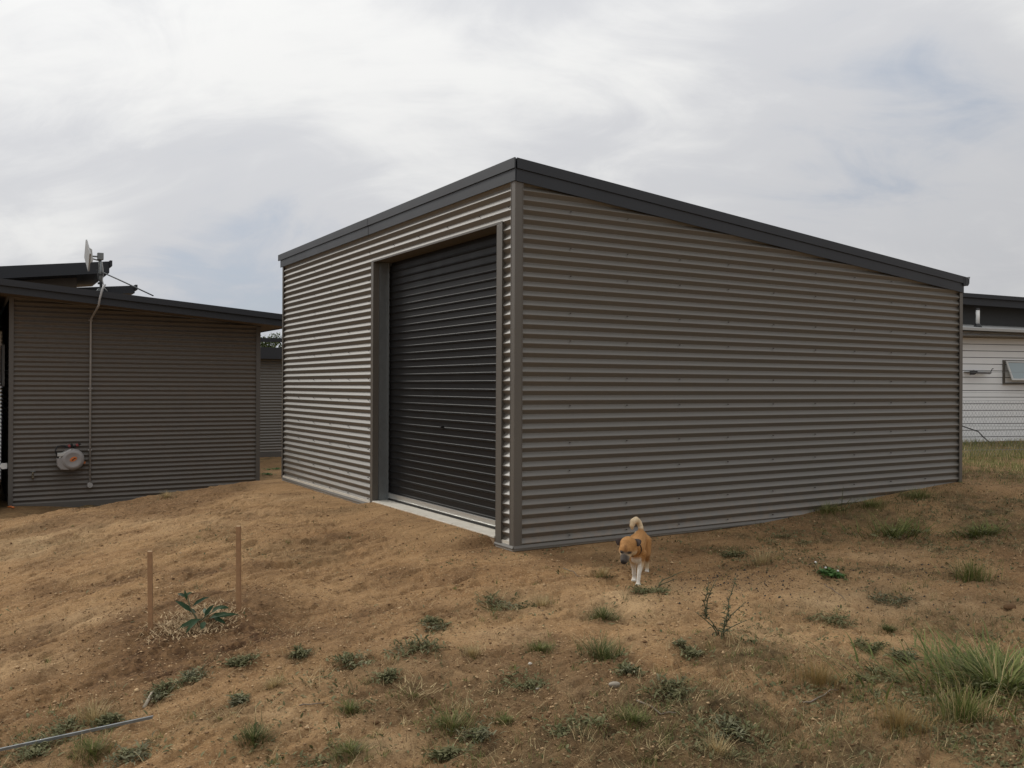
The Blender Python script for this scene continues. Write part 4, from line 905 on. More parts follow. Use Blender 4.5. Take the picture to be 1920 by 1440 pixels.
# ------------------------------------------------------------------ blades, leaves, tufts
def blade_arrays(P, H, Wd, Dir, lean, droop, seg=3):
    """curved tapering blades standing at P; Dir: unit xy vectors; lean: sideways share at the tip; droop: bending over"""
    n = len(P); t = np.linspace(0, 1, seg + 1); V, Fq = [], []
    side = np.stack([-Dir[:, 1], Dir[:, 0], np.zeros(n)], 1); D3 = np.concatenate([Dir, np.zeros((n, 1))], 1)
    for k, tt in enumerate(t):
        ctr = P + D3 * (H * lean * (0.55 * tt + 0.45 * tt * tt))[:, None] + np.array([0, 0, 1]) * (H * (tt * np.sqrt(np.clip(1 - 0.75 * lean ** 2, 0.04, 1)) - droop * tt ** 2.4))[:, None]
        w = Wd * (1 - tt) ** 0.7 * 0.5 + (0.0002 if k == seg else 0)
        V.append(ctr - side * w[:, None]); V.append(ctr + side * w[:, None])
    V = np.stack(V, 1)                                     # n, 2*(seg+1), 3
    m = 2 * (seg + 1); o = np.arange(n)[:, None] * m
    for k in range(seg): Fq.append(np.concatenate([o + 2 * k, o + 2 * k + 1, o + 2 * k + 3, o + 2 * k + 2], 1))
    return V.reshape(-1, 3), np.concatenate(Fq), m
def leaf_arrays(P, Dr, Up, Ln, Wd, fold=0.25):
    """broad pointed leaves: eight corners each, folded on the midrib and curling down"""
    n = len(P); S = np.cross(Dr, Up); S /= np.linalg.norm(S, axis=1)[:, None] + 1e-9; U = np.cross(S, Dr)
    def q(t, s, u): return P + Dr * (Ln * t)[:, None] + S * (Wd * s)[:, None] + U * (Ln * u)[:, None]
    o1 = np.ones(n)
    V = np.stack([q(0 * o1, 0 * o1, 0 * o1), q(.35 * o1, .5 * o1, fold * .5 * o1), q(.35 * o1, 0 * o1, .06 * o1), q(.35 * o1, -.5 * o1, fold * .5 * o1),
                  q(.72 * o1, .36 * o1, fold * .3 * o1), q(.72 * o1, 0 * o1, .03 * o1), q(.72 * o1, -.36 * o1, fold * .3 * o1), q(o1, 0 * o1, -.12 * o1)], 1)
    Fl = np.array([(0, 1, 2, 2), (0, 2, 3, 3), (1, 4, 5, 2), (2, 5, 6, 3), (4, 7, 5, 5), (5, 7, 6, 6)])
    tri = []
    for a, b, c_, d in Fl:
        tri.append((a, b, c_))
        if d != c_: tri.append((a, c_, d))
    tri = np.array(tri); Fq = (np.arange(n)[:, None, None] * 8 + tri[None]).reshape(-1, 3)
    return V.reshape(-1, 3), Fq, 8
def unit(n, rng):
    a = rng.random(n) * 2 * math.pi; return np.stack([np.cos(a), np.sin(a)], 1)
def ground_pts(c, ox, oy):
    X, Y = c[0] + ox, c[1] + oy; return np.stack([X, Y, ground_z(X, Y) - 0.006], 1)
SCALE = {}
def tuft(name, label, px, py, w_px, kind, cat, group=None, seed=None, h=1.0, aspect=0.55, n=1.0):
    c = at(px, py); dist = math.hypot(*c); w = w_px / F_PX * c[1]
    rng = np.random.default_rng(seed if seed is not None else int(px * 7 + py * 13))
    loc = np.array([c[0], c[1], gz(*c)]); mats, parts = [], []
    def blades(cnt, rad, hh, ww, lean0, lean1, droop, material, seg=3, asp=aspect):
        cnt = int(cnt * n); rr = np.minimum(np.abs(rng.normal(0, 0.62, cnt)), 1.5) * rad * (1 + 0.5 * np.sin(3 * rng.random(cnt))); d = unit(cnt, rng)
        P = ground_pts(c, d[:, 0] * rr, d[:, 1] * rr * asp / 0.55 * 0.9); D = d * 0.75 + unit(cnt, rng) * 0.6; D /= np.linalg.norm(D, axis=1)[:, None]
        H = hh * h * rng.uniform(0.45, 1.1, cnt); ln = rng.uniform(lean0, lean1, cnt)
        V, Fq, m = blade_arrays(P - loc, H, ww * rng.uniform(0.6, 1.3, cnt), D, ln, droop * rng.uniform(0.3, 1.2, cnt), seg)
        parts.append((V, Fq, np.repeat(rng.random(cnt), m), material))
    def leaves(cnt, rad, ll, ww, el0, el1, material, fold=0.25, asp=1.0):
        cnt = int(cnt * n); k_ = 5; cc = unit(k_, rng) * (np.sqrt(rng.random(k_)) * rad)[:, None]; pick = rng.integers(0, k_, cnt)
        d = unit(cnt, rng); q_ = cc[pick] * 0.85 + d * (np.abs(rng.normal(0, 0.6, cnt)) * rad * rng.uniform(0.4, 1.0, k_)[pick] * 0.8)[:, None]
        P = ground_pts(c, q_[:, 0], q_[:, 1] * asp) + np.array([0, 0, 0.008]); P[:, 2] += rng.random(cnt) * 0.02 * h
        e = rng.uniform(el0, el1, cnt); dd = d * 0.6 + unit(cnt, rng) * 0.8; dd /= np.linalg.norm(dd, axis=1)[:, None]
        D = np.stack([dd[:, 0] * np.cos(e), dd[:, 1] * np.cos(e), np.sin(e)], 1)
        V, Fq, m = leaf_arrays(P - loc, D, np.tile([0, 0, 1.0], (cnt, 1)) + rng.normal(0, .25, (cnt, 3)), ll * rng.uniform(0.6, 1.25, cnt), ww * rng.uniform(0.7, 1.2, cnt), fold)
        parts.append((V, Fq, np.repeat(rng.random(cnt), m), material))
    if kind == 'green':
        blades(210, w * 0.24, w * 0.54, 0.0042, 0.40, 1.0, 0.22, M['dark_grass']); blades(70, w * 0.4, w * 0.4, 0.003, 0.5, 1.0, 0.15, M['olive']); blades(40, w * 0.2, w * 0.5, 0.003, 0.4, 1.0, 0.2, M['dry'])
    elif kind == 'grass':
        blades(300, w * 0.36, w * 0.40, 0.0034, 0.35, 1.0, 0.24, M['grass']); blades(150, w * 0.42, w * 0.38, 0.003, 0.4, 1.0, 0.2, M['olive']); blades(50, w * 0.42, w * 0.36, 0.0026, 0.5, 1.0, 0.1, M['dry'])
    elif kind == 'dry':
        blades(190, w * 0.26, w * 0.62, 0.0026, 0.2, 0.9, 0.12, M['dry']); blades(40, w * 0.26, w * 0.4, 0.003, 0.4, 1.0, 0.2, M['olive'])
    elif kind == 'ochre':
        blades(420, w * 0.36, w * 0.42, 0.0026, 0.15, 0.85, 0.12, M['ochre']); blades(120, w * 0.4, w * 0.40, 0.0028, 0.3, 0.95, 0.2, M['olive'])
    elif kind == 'straw':
        blades(80, w * 0.45, w * 0.36, 0.0050, 0.93, 1.0, 0.10, M['dry'], 2); blades(60, w * 0.5, w * 0.25, 0.003, 0.6, 1.0, 0.15, M['dead'], 2)
    elif kind == 'broad':
        leaves(150, w * 0.56, max(0.035, w * 0.17), max(0.010, w * 0.036), -0.1, 0.9, M['weed']); leaves(50, w * 0.46, max(0.035, w * 0.16), 0.010, -0.1, 0.6, M['grey_weed']); blades(40, w * 0.5, 0.06, 0.003, 0.4, 1.0, 0.2, M['olive'], 2); blades(16, w * 0.5, w * 0.3, 0.0028, 0.6, 1.0, 0.1, M['dry'], 2)
    elif kind == 'grey':
        leaves(130, w * 0.55, max(0.035, w * 0.17), max(0.008, w * 0.03), -0.1, 0.7, M['grey_weed']); leaves(70, w * 0.46, 0.035, 0.010, -0.1, 0.5, M['weed']); blades(30, w * 0.5, w * 0.35, 0.003, 0.6, 1.0, 0.1, M['dry'], 2)
    elif kind == 'mat':
        leaves(210, w * 0.60, 0.030, 0.010, -0.1, 0.75, M['weed'], asp=0.8); blades(90, w * 0.5, 0.05, 0.003, 0.4, 1.0, 0.2, M['olive'], 2)
    elif kind == 'clover':
        leaves(230, w * 0.42, 0.030, 0.022, -0.1, 0.9, M['clover'], 0.15, 0.8)
    elif kind == 'lying':
        blades(200, w * 0.40, w * 0.40, 0.008, 0.75, 1.0, 0.10, M['grass'], 3, 0.25); leaves(60, w * 0.42, 0.07, 0.02, -0.1, 0.5, M['weed'], asp=0.3)
    elif kind == 'tall':
        blades(250, w * 0.30, w * 0.62, 0.0050, 0.10, 0.90, 0.14, M['grass'], 4); blades(90, w * 0.34, w * 0.75, 0.003, 0.2, 0.9, 0.1, M['dry'], 4); blades(60, w * 0.3, w * 0.4, 0.004, 0.5, 1.0, 0.2, M['olive'], 4)
    elif kind == 'lush':
        blades(520, w * 0.46, w * 0.40, 0.0115, 0.70, 1.0, 0.34, M['grass'], 5); blades(420, w * 0.50, w * 0.30, 0.009, 0.7, 1.0, 0.32, M['dark_grass'], 4); blades(130, w * 0.48, w * 0.38, 0.004, 0.5, 1.0, 0.15, M['dry'], 3); leaves(300, w * 0.46, 0.06, 0.016, -0.1, 0.8, M['weed'])
    o = thing(name, label, cat, tuple(loc), 0, group)
    for material in dict.fromkeys(p[3] for p in parts):
        vs_, fs_, ts_, off = [], [], [], 0
        for V, Fq, tn, m_ in parts:
            if m_ is not material: continue
            if Fq.shape[1] == 4: Fq = np.concatenate([Fq[:, [0, 1, 2]], Fq[:, [0, 2, 3]]])
            vs_.append(V); fs_.append(Fq + off); ts_.append(tn); off += len(V)
        nm = {'weed': 'leaves', 'dark_weed': 'leaves', 'grey_weed': 'leaves', 'clover': 'leaves', 'dry': 'dry_stalks', 'dead': 'dry_stalks', 'ochre': 'dry_blades', 'olive': 'old_blades'}.get([q for q in M if M[q] is material][0], 'green_blades')
        tag(link(nm, np_mesh(nm, np.concatenate(vs_), np.concatenate(fs_), material, True, {'tint': np.concatenate(ts_)}), o), kind='stuff')
    return o, loc, rng, w

for row in TUFTS:
    tuft(row[0], row[1], row[2], row[3], row[4], row[5], row[6], row[7])

# tall dark weed, its thinner neighbour and the weed by the wall: stems with leaves
def stalk_weed(label, px, py, stems, leaf, seed, material='weed'):
    c = at(px, py); z = gz(*c); rng = np.random.default_rng(seed)
    t = thing('tall_weed', label, 'weed', (c[0], c[1], z), 0, 'tall weeds with stalks')
    for (dx, dy, h, bend) in stems:
        pts = [np.array([dx * 0.2, dy, -0.02])]
        for k in range(1, 6):
            q = k / 5; pts.append(np.array([dx * (0.2 + 0.8 * q) + bend * q * q + rng.normal(0, .004), dy + rng.normal(0, .004), h * q]))
        MB().tube(pts, [0.0045, 0.004, 0.0036, 0.003, 0.0024, 0.0015], 6).build('stem', M['stem'], t, True)
        n = int(leaf * h * 60)
        q = rng.random(n) * 0.95; P = np.array([np.array([np.interp(x, np.linspace(0, 1, 6), [p[i] for p in pts]) for i in range(3)]) for x in q])
        d = unit(n, rng); e = rng.uniform(-0.4, 0.7, n); D = np.stack([d[:, 0] * np.cos(e), d[:, 1] * np.cos(e), np.sin(e)], 1)
        Ln = rng.uniform(0.014, 0.045, n) * (1.25 - 0.8 * q)
        V, Fq, m = leaf_arrays(P, D, np.tile([0, 0, 1.0], (n, 1)) + rng.normal(0, .2, (n, 3)), Ln, Ln * 0.36)
        tag(link('leaves', np_mesh('leaves', V, Fq, M[material], True, {'tint': np.repeat(rng.random(n), m)}), t), kind='stuff')
stalk_weed('tall dark stalky weed standing on sand right of the dog', 1352, 1196, [(0.05, 0, 0.33, 0.04), (0.05, 0.02, 0.18, 0.09), (-0.06, 0.01, 0.13, -0.08), (0.0, -0.02, 0.09, 0.14), (-0.03, 0.02, 0.12, -0.07)], 2.6, 4, 'dark_weed')
stalk_weed('thin dark weed stalk left of the tall stalky weed', 1322, 1152, [(0.0, 0, 0.20, 0.02), (0.015, 0, 0.22, 0.05)], 2.6, 6, 'dark_weed')
stalk_weed('thin tall weed in front of the shed wall near its far end', 1578, 958, [(0.0, 0, 0.24, 0.02), (0.06, 0, 0.14, 0.05), (0.10, 0, 0.12, 0.08)], 1.2, 7)
stalk_weed('leafy stalk trailing up to the right behind the dog', 1232, 1104, [(0.10, 0.10, 0.10, 0.10), (0.05, 0.04, 0.06, 0.10)], 3.0, 9)

# ------------------------------------------------------------------ ground litter nobody could count
def scatter_pts(n, rng, x0, x1, y0, y1, dens):
    """points in a rectangle of the ground, thinned by a density function, denser towards the near side"""
    X = rng.uniform(x0, x1, n); Y = y0 * (y1 / y0) ** rng.random(n)
    k = np.abs(X) < 0.62 * Y + 0.5; X, Y = X[k], Y[k]
    a, b = to_ab(X, Y); inside = (a > -0.03) & (a < 6.0) & (b > -0.03) & (b < 6.2)
    k = (~inside) & (rng.random(len(X)) < dens(X, Y)); return X[k], Y[k]
def straw_stuff():
    rng = np.random.default_rng(31)
    X, Y = scatter_pts(44000, rng, -6, 7, 3.2, 11, lambda x, y: 0.10 + 0.9 * litter_mask(x, y) + 0.3 * sm(fbm(x * 1.3, y * 1.3, 91, 3), 0.05, 0.35) * (1 - sm(y, 6, 8)))
    n = len(X); P = np.stack([X, Y, ground_z(X, Y) + 0.003], 1); d = unit(n, rng)
    V, Fq, m = blade_arrays(P, rng.uniform(0.02, 0.09, n) * rng.choice([0.4, 0.7, 1.2], n), rng.uniform(0.0012, 0.003, n), d, np.full(n, 1.0), rng.uniform(0.0, 0.16, n), 2)
    V[:, 2] -= 0.0
    tag(link('straw_litter', np_mesh('straw_litter', V, Fq, M['dry'], True, {'tint': np.repeat(rng.random(n) * 0.8, m)})), 'dead straw and stalks strewn over the ground', 'straw', None, 'stuff')
straw_stuff()
def matted_stuff():
    rng = np.random.default_rng(35)
    X, Y = scatter_pts(120000, rng, -6, 8, 3.2, 11, lambda x, y: np.clip(1.1 * litter_mask(x, y) - 0.12, 0, 1))
    n = len(X); P = np.stack([X, Y, ground_z(X, Y) + 0.001], 1)
    V, Fq, m = blade_arrays(P, rng.uniform(0.02, 0.085, n), rng.uniform(0.0012, 0.0030, n), unit(n, rng), rng.uniform(0.75, 1.0, n), rng.uniform(0.0, 0.3, n), 2)
    tag(link('matted_grass', np_mesh('matted_grass', V, Fq, M['dead'], True, {'tint': np.repeat(rng.random(n) ** 1.5, m)})), 'brown dead grass matted on the ground around the plants', 'dead grass', None, 'stuff')
matted_stuff()
def clod_stuff():
    rng = np.random.default_rng(32)
    def dens(x, y):
        a, b = to_ab(x, y); r = np.hypot(a - SAP[0], b - SAP[1])
        return (r > 0.36) * 0.9 * patch_mask(x, y, DUGP) + 0.16 + (r > 0.36) * 0.8 * np.exp(-((r - 0.4) / 0.45) ** 2) + 0.5 * np.exp(-((a + 2.6) / 1.1) ** 2 - ((b + 1.05) / 0.4) ** 2) + 0.5 * sm(fbm(x * 0.7 + 4, y * 0.7, 33, 4), 0.05, 0.35)
    X, Y = scatter_pts(150000, rng, -6, 6, 3.2, 11, lambda x, y: (0.22 + dens(x, y)) * (np.hypot(to_ab(x, y)[0] - SAP[0], to_ab(x, y)[1] - SAP[1]) > 0.3)); n = len(X)
    s = rng.gamma(1.2, 0.0017, n) + 0.0016; s = np.minimum(s, 0.022)
    base = np.array([(1, 0, 0), (-1, 0, 0), (0, 1, 0), (0, -1, 0), (0, 0, 1), (0, 0, -1)], float)
    off = rng.uniform(0.65, 1.25, (n, 6, 1)); V = base[None] * off * s[:, None, None] * np.stack([rng.uniform(.8, 1.4, n), rng.uniform(.8, 1.4, n), rng.uniform(.45, .9, n)], 1)[:, None, :]
    an = rng.random(n) * 6.28; cx, sx = np.cos(an)[:, None], np.sin(an)[:, None]
    V = np.stack([V[..., 0] * cx - V[..., 1] * sx, V[..., 0] * sx + V[..., 1] * cx, V[..., 2]], -1)
    V += np.stack([X, Y, ground_z(X, Y) + s * 0.25], 1)[:, None, :]
    t = np.array([(0, 2, 4), (2, 1, 4), (1, 3, 4), (3, 0, 4), (2, 0, 5), (1, 2, 5), (3, 1, 5), (0, 3, 5)])
    Fq = (np.arange(n)[:, None, None] * 6 + t).reshape(-1, 3)
    tag(link('soil_crumbs', np_mesh('soil_crumbs', V.reshape(-1, 3), Fq, M['clod'], True, {'tint': np.repeat(rng.random(n) ** 1.5, 6)})), 'loose crumbs and clods of soil on the bare ground', 'soil', None, 'stuff')
    # dark crumbs in two patches on the right
    X, Y = [], []
    for px, py, sx_, sy_, cnt in ((1390, 1085, 90, 22, 620), (1710, 1065, 120, 16, 560), (1560, 1105, 220, 45, 700), (1345, 1082, 30, 6, 200)):
        for _ in range(cnt):
            q = at_fast(px + rng.normal(0, sx_), py + rng.normal(0, sy_))
            X.append(q[0]); Y.append(q[1])
    X, Y = np.array(X), np.array(Y); n = len(X); s = rng.gamma(1.4, 0.0013, n) + 0.0015
    V = base[None] * rng.uniform(0.65, 1.25, (n, 6, 1)) * s[:, None, None] + np.stack([X, Y, ground_z(X, Y) + s * 0.3], 1)[:, None, :]
    Fq = (np.arange(n)[:, None, None] * 6 + t).reshape(-1, 3)
    tag(link('charcoal_crumbs', np_mesh('charcoal_crumbs', V.reshape(-1, 3), Fq, M['char'], True)), 'dark grey crumbs scattered on the pale ground at right', 'gravel', None, 'stuff')
def at_fast(px, py):
    dx, dy = px - 960.0, py - 720.0; d = np.array([dx / F_PX, 1.0, -(dy - dx * ROLL) / F_PX]); z = -0.08
    for _ in range(4):
        t = (z - CAM_Z) / d[2]; z = float(ground_z(np.array([d[0] * t]), np.array([d[1] * t]), False)[0])
    return d[0] * t, d[1] * t
clod_stuff()
def weed_stuff():
    rng = np.random.default_rng(33)
    X, Y = scatter_pts(240000, rng, -6, 8, 3.2, 11, lambda x, y: np.clip((0.55 * litter_mask(x, y) + 0.10) * (0.15 + 1.6 * sm(fbm(x * 2.2, y * 2.2, 61, 3), 0.02, 0.35)), 0, 1) * (0.15 + 0.85 * np.clip(sm(x, -1.6, 1.2) + (1 - sm(y, 4.0, 5.0)), 0, 1)))
    n = len(X); P = np.stack([X, Y, ground_z(X, Y) - 0.002], 1); d = unit(n, rng); e = rng.uniform(-0.1, 0.9, n)
    D = np.stack([d[:, 0] * np.cos(e), d[:, 1] * np.cos(e), np.sin(e)], 1); Ln = rng.uniform(0.012, 0.04, n)
    V, Fq, m = leaf_arrays(P, D, np.tile([0, 0, 1.0], (n, 1)) + rng.normal(0, .2, (n, 3)), Ln, Ln * 0.34)
    tag(link('ground_cover', np_mesh('ground_cover', V, Fq, M['weed'], True, {'tint': np.repeat(rng.random(n), m)})), 'tiny green weeds creeping over the ground', 'ground cover', None, 'stuff')
    # short dead and olive grass in the litter zones
    X, Y = scatter_pts(110000, rng, -5, 8, 3.2, 12, lambda x, y: np.clip(litter_mask(x, y) * (0.1 + 1.3 * sm(fbm(x * 1.7, y * 1.7, 66, 3), -0.05, 0.3)), 0, 1))
    n = len(X); P = np.stack([X, Y, ground_z(X, Y) - 0.003], 1)
    V, Fq, m = blade_arrays(P, rng.uniform(0.02, 0.075, n), rng.uniform(0.0016, 0.0032, n), unit(n, rng), rng.uniform(0.3, 1.0, n), rng.uniform(0, .25, n), 2)
    tag(link('short_grass', np_mesh('short_grass', V, Fq, M['olive'], True, {'tint': np.repeat(rng.random(n), m)})), 'short half dead grass over the right hand ground', 'grass', None, 'stuff')
    # little sprigs of grass, a few blades each
    X, Y = scatter_pts(7500, rng, -6, 8, 3.2, 11, lambda x, y: np.clip(0.06 + 0.9 * litter_mask(x, y), 0, 1) * (0.2 + 0.8 * np.clip(sm(x, -1.6, 1.2) + (1 - sm(y, 4.0, 5.2)), 0, 1)))
    k = rng.integers(5, 26, len(X)); sz = rng.gamma(2.2, 0.014, len(X)) + 0.012; gi = np.repeat(np.arange(len(X)), k); n = len(gi)
    hue = rng.random(len(X))
    X2 = X[gi] + rng.normal(0, 0.35, n) * sz[gi]; Y2 = Y[gi] + rng.normal(0, 0.35, n) * sz[gi]; P = np.stack([X2, Y2, ground_z(X2, Y2) - 0.003], 1)
    V, Fq, m = blade_arrays(P, sz[gi] * rng.uniform(0.5, 1.3, n), rng.uniform(0.0016, 0.0038, n), unit(n, rng), rng.uniform(0.3, 1.0, n), rng.uniform(0, .3, n), 2)
    for lo_, hi_, nm, mt, lb in ((0, .5, 'grass_sprigs', 'grass', 'small sprigs of green grass dotted over the ground'), (.5, .8, 'weed_sprigs', 'weed', 'small dull green sprigs dotted over the ground'), (.8, 1.1, 'dry_sprigs', 'dry', 'small dry sprigs dotted over the ground')):
        sel = (hue[gi] >= lo_) & (hue[gi] < hi_); idx = np.repeat(sel, m); rem = np.cumsum(idx) - 1; fs = Fq[idx[Fq[:, 0]]]
        tag(link(nm, np_mesh(nm, V[idx], rem[fs], M[mt], True, {'tint': np.repeat(rng.random(int(sel.sum())), m)})), lb, 'grass', None, 'stuff')
    # longer meadow grass between the far corner of the shed and the white house
    n0 = 60000; X = rng.uniform(4.6, 13.5, n0); Y = rng.uniform(8.2, 21.0, n0); a, b = to_ab(X, Y)
    k = ((a > 6.1) | (b < -0.25)) & (rng.random(n0) < sm(a, 5.6, 7.2)) & (Y < 20.6 + (X - 10.57) * 0.25) & (rng.random(n0) < 0.35 + 1.2 * sm(fbm(X * 0.8, Y * 0.8, 88, 3), -0.2, 0.3)) & (X < 0.66 * Y + 1.2)
    X, Y = X[k], Y[k]; n = len(X); P = np.stack([X, Y, ground_z(X, Y) - 0.005], 1); hgt = (0.045 + 0.09 * sm(Y, 10, 17)) * rng.uniform(0.5, 1.3, n)
    V, Fq, m = blade_arrays(P, hgt, rng.uniform(0.004, 0.009, n), unit(n, rng), rng.uniform(0.1, 0.8, n), rng.uniform(0, .15, n), 2)
    q = rng.random(n) < 0.78 + 0 * X
    for sel, nm, mt, lb in ((q, 'meadow_grass', 'grass', 'green meadow grass in front of the white house'), (~q, 'dry_meadow_grass', 'dry', 'dry seeding grass in front of the white house')):
        idx = np.repeat(sel, m); rem = np.cumsum(idx) - 1; fs = Fq[idx[Fq[:, 0]]]
        tag(link(nm, np_mesh(nm, V[idx], rem[fs], M[mt], True, {'tint': np.repeat(rng.random(int(sel.sum())), m)})), lb, 'grass', None, 'stuff')
weed_stuff()

# ------------------------------------------------------------------ stakes, sapling, mulch
def stake(px, py, top_py, label, lean, tw):
    c = at(px, py); z = gz(*c); H = (py - top_py) / F_PX * c[1]
    t = thing('stake', label, 'stake', (c[0], c[1], z), tw, 'wooden stakes beside the sapling')
    w = 0.0125
    V = [(-w, -w, -0.15), (w, -w, -0.15), (w, w, -0.15), (-w, w, -0.15)] + [(x + lean, y, H) for x, y in ((-w, -w), (w, -w), (w, w), (-w, w))]
    MB().hexa(V).build('post', M['wood'], t, bevel=0.0015)
    MB().box(lean - w + .001, lean + w - .001, -w + .001, w - .001, H + 0.0003, H + 0.003).build('sawn_top', M['wood_end'], t)
stake(283, 1180, 1033, 'wooden stake left of the sapling, standing nearer', -0.008, 0.15)
stake(448, 1147, 990, 'wooden stake right of the sapling, standing farther back and taller', -0.006, -0.1)
def build_sapling():
    c = at(378, 1176); z = gz(*c)
    t = thing('sapling', 'young sapling with broad dark green leaves in pale mulch', 'sapling', (c[0], c[1], z), 0)
    def u(px, py, dy=0.0): return np.array([(px - 378) / F_PX * c[1], dy, (1176 - py) / F_PX * c[1]])
    MB().tube([(0, 0, -0.03), u(368, 1160), u(356, 1140), u(350, 1112)], [0.007, 0.006, 0.004, 0.002], 8).build('stem', M['stem'], t, True)
    MB().tube([u(372, 1168), u(392, 1152, -.03), u(410, 1140, -.05)], [0.005, 0.004, 0.002], 8).build('stem', M['stem'], t, True)
    L_ = [((362, 1150), (331, 1128), 0, .9), ((352, 1122), (330, 1116), .02, .55), ((350, 1118), (361, 1110), -.02, .5), ((358, 1140), (382, 1125), .05, .7), ((380, 1160), (345, 1177), -.06, 1.1),
          ((382, 1158), (396, 1138), .02, .8), ((396, 1150), (420, 1134), -.03, 1.0), ((404, 1142), (424, 1143), .03, .8), ((392, 1160), (436, 1145), -.05, 1.0), ((400, 1158), (424, 1166), -.02, .8),
          ((386, 1164), (390, 1176), -.08, 1.0), ((376, 1160), (366, 1174), -.10, .8), ((388, 1156), (372, 1148), .06, .7), ((402, 1160), (438, 1156), .04, .7), ((366, 1152), (344, 1150), .06, .6), ((350, 1128), (346, 1108), 0, .3)]
    rng = np.random.default_rng(2)
    for (b, e, dy, wd) in L_:
        p0, p1 = u(*b, dy * 0.3), u(*e, dy * 1.4); p0[2] = max(p0[2], .012); p1[2] = max(p1[2], .012); d = p1 - p0; ln = np.linalg.norm(d)
        V, Fq, m = leaf_arrays(p0[None], (d / ln)[None], np.array([[rng.normal(0, .25), -0.75, 0.75]]), np.array([ln * 1.1]), np.array([0.024 * wd + 0.009]), 0.18)
        link('leaf', np_mesh('leaf', V, Fq, M['sapling'], True, {'tint': np.full(m, rng.random())}), t)
build_sapling()
def build_mulch():
    rng = np.random.default_rng(14); n = 3000
    c = at(366, 1168); d = unit(n, rng); rr = np.abs(rng.normal(0, 0.5, n)) ** 0.8
    X = c[0] + d[:, 0] * rr * 0.27; Y = c[1] + d[:, 1] * rr * 0.30
    k = (X < c[0] + 0.52); X, Y = X[k], Y[k]; n = len(X)
    P = np.stack([X, Y, ground_z(X, Y) + 0.004 + rng.random(n) * 0.012], 1)
    V, Fq, m = blade_arrays(P, rng.uniform(0.014, 0.045, n), rng.uniform(0.003, 0.009, n), unit(n, rng), np.full(n, 1.0), rng.uniform(-0.12, 0.2, n), 2)
    tag(link('mulch', np_mesh('mulch', V, Fq, M['mulch'], True, {'tint': np.repeat(rng.random(n), m)})), 'pale wood shavings spread round the sapling', 'mulch', None, 'stuff')
build_mulch()

# ------------------------------------------------------------------ small things on the ground
def build_strip():
    a, b = at(287, 1362), at(-30, 1428)
    def h(p): return float(ground_z(np.array([p[0]]), np.array([p[1]]), False)[0])
    pa = np.array([*a, h(a) + 0.035]); pb = np.array([*b, h(b) + 0.03]); d = pb - pa
    t = thing('steel_strip', 'narrow galvanised steel strip lying on the ground', 'steel strip', tuple(pa), 0)
    side = np.cross(d, [0, 0, 1]); side /= np.linalg.norm(side)
    MB().prism([(-0.006, 0.0), (-0.0045, 0.0), (-0.0045, 0.010), (0.007, 0.010), (0.007, 0.0118), (-0.006, 0.0118)], (0, 0, 0), d, side, (0, 0, 1)).build('channel', M['galv'], t)
build_strip()
def rock(name, label, cat, px, py, size, flat, material, seed, group=None):
    c = at(px, py); bm = bmesh.new(); bmesh.ops.create_icosphere(bm, subdivisions=3, radius=1); r = np.random.default_rng(seed); ph = r.random(6) * 6
    for v in bm.verts:
        k = 1 + 0.10 * math.sin(3 * v.co.x + ph[0]) + 0.08 * math.sin(4 * v.co.y + ph[1]) + 0.06 * math.sin(5 * v.co.z + ph[2])
        v.co = Vector((v.co.x * size[0] * k, v.co.y * size[1] * k, v.co.z * flat * k))
    for f in bm.faces: f.smooth = True
    me = bpy.data.meshes.new(name); bm.to_mesh(me); bm.free(); me.materials.append(material)
    o = link(name, me, None, (c[0], c[1], gz(*c) + flat * 0.55)); o.rotation_euler = (0.05, 0.08, r.random() * 0.6); tag(o, label, cat, group)
rock('stone', 'smooth flat grey stone on sand below the large spiky tuft', 'stone', 1151, 1286, (0.028, 0.020), 0.014, M['stone'], 4)
rock('pebble', 'small white pebble beside the dark low weed mat', 'pebble', 1008, 1290, (0.013, 0.010), 0.010, M['pebble'], 5)
rock('pebble', 'small pale pebble on sand above the white pebble', 'pebble', 994, 1250, (0.010, 0.008), 0.007, M['pebble'], 6)
rock('stone', 'dark reddish stone at the far right on pale ground', 'stone', 1893, 1142, (0.05, 0.03), 0.018, M['clod'], 9)
def build_bark():
    a, b = at(270, 1326), at(300, 1290)
    za, zb = gz(*a) + .012, gz(*b) + .014; m = ((a[0] * .55 + b[0] * .45), (a[1] * .5 + b[1] * .5))
    tag(MB().tube([(a[0], a[1], za), (m[0], m[1], gz(*m) + .018), (b[0], b[1], zb)], [0.009, 0.007, 0.003], 7).build('bark_strip', M['bark_pale'], None, True), 'pale strip of bark lying beside the leafy weed patch', 'bark')
build_bark()
def twig(px0, py0, px1, py1, r, label):
    a, b = at(px0, py0), at(px1, py1); pts = []
    for k in np.linspace(0, 1, 6):
        x, y = a[0] + (b[0] - a[0]) * k, a[1] + (b[1] - a[1]) * k + 0.012 * math.sin(5 * k + px0); pts.append((x, y, gz(x, y) + r + .004))
    tag(MB().tube(pts, [r, r, r * .9, r * .8, r * .7, r * .5], 6).build('twig', M['bark'], None, True), label, 'twig', 'dry twigs on the ground')
twig(1505, 1318, 1572, 1300, 0.004, 'long dry twig below the leaning dry clump')
twig(1195, 1322, 1268, 1345, 0.004, 'curved dry twig above the soft green clump')
twig(1545, 1095, 1585, 1128, 0.003, 'thin bent twig below the clover')
twig(560, 1330, 610, 1318, 0.003, 'short twig on the sand left of the fresh tuft')
twig(1056, 1068, 1088, 1082, 0.003, 'pale twig on the ground left of the dog')
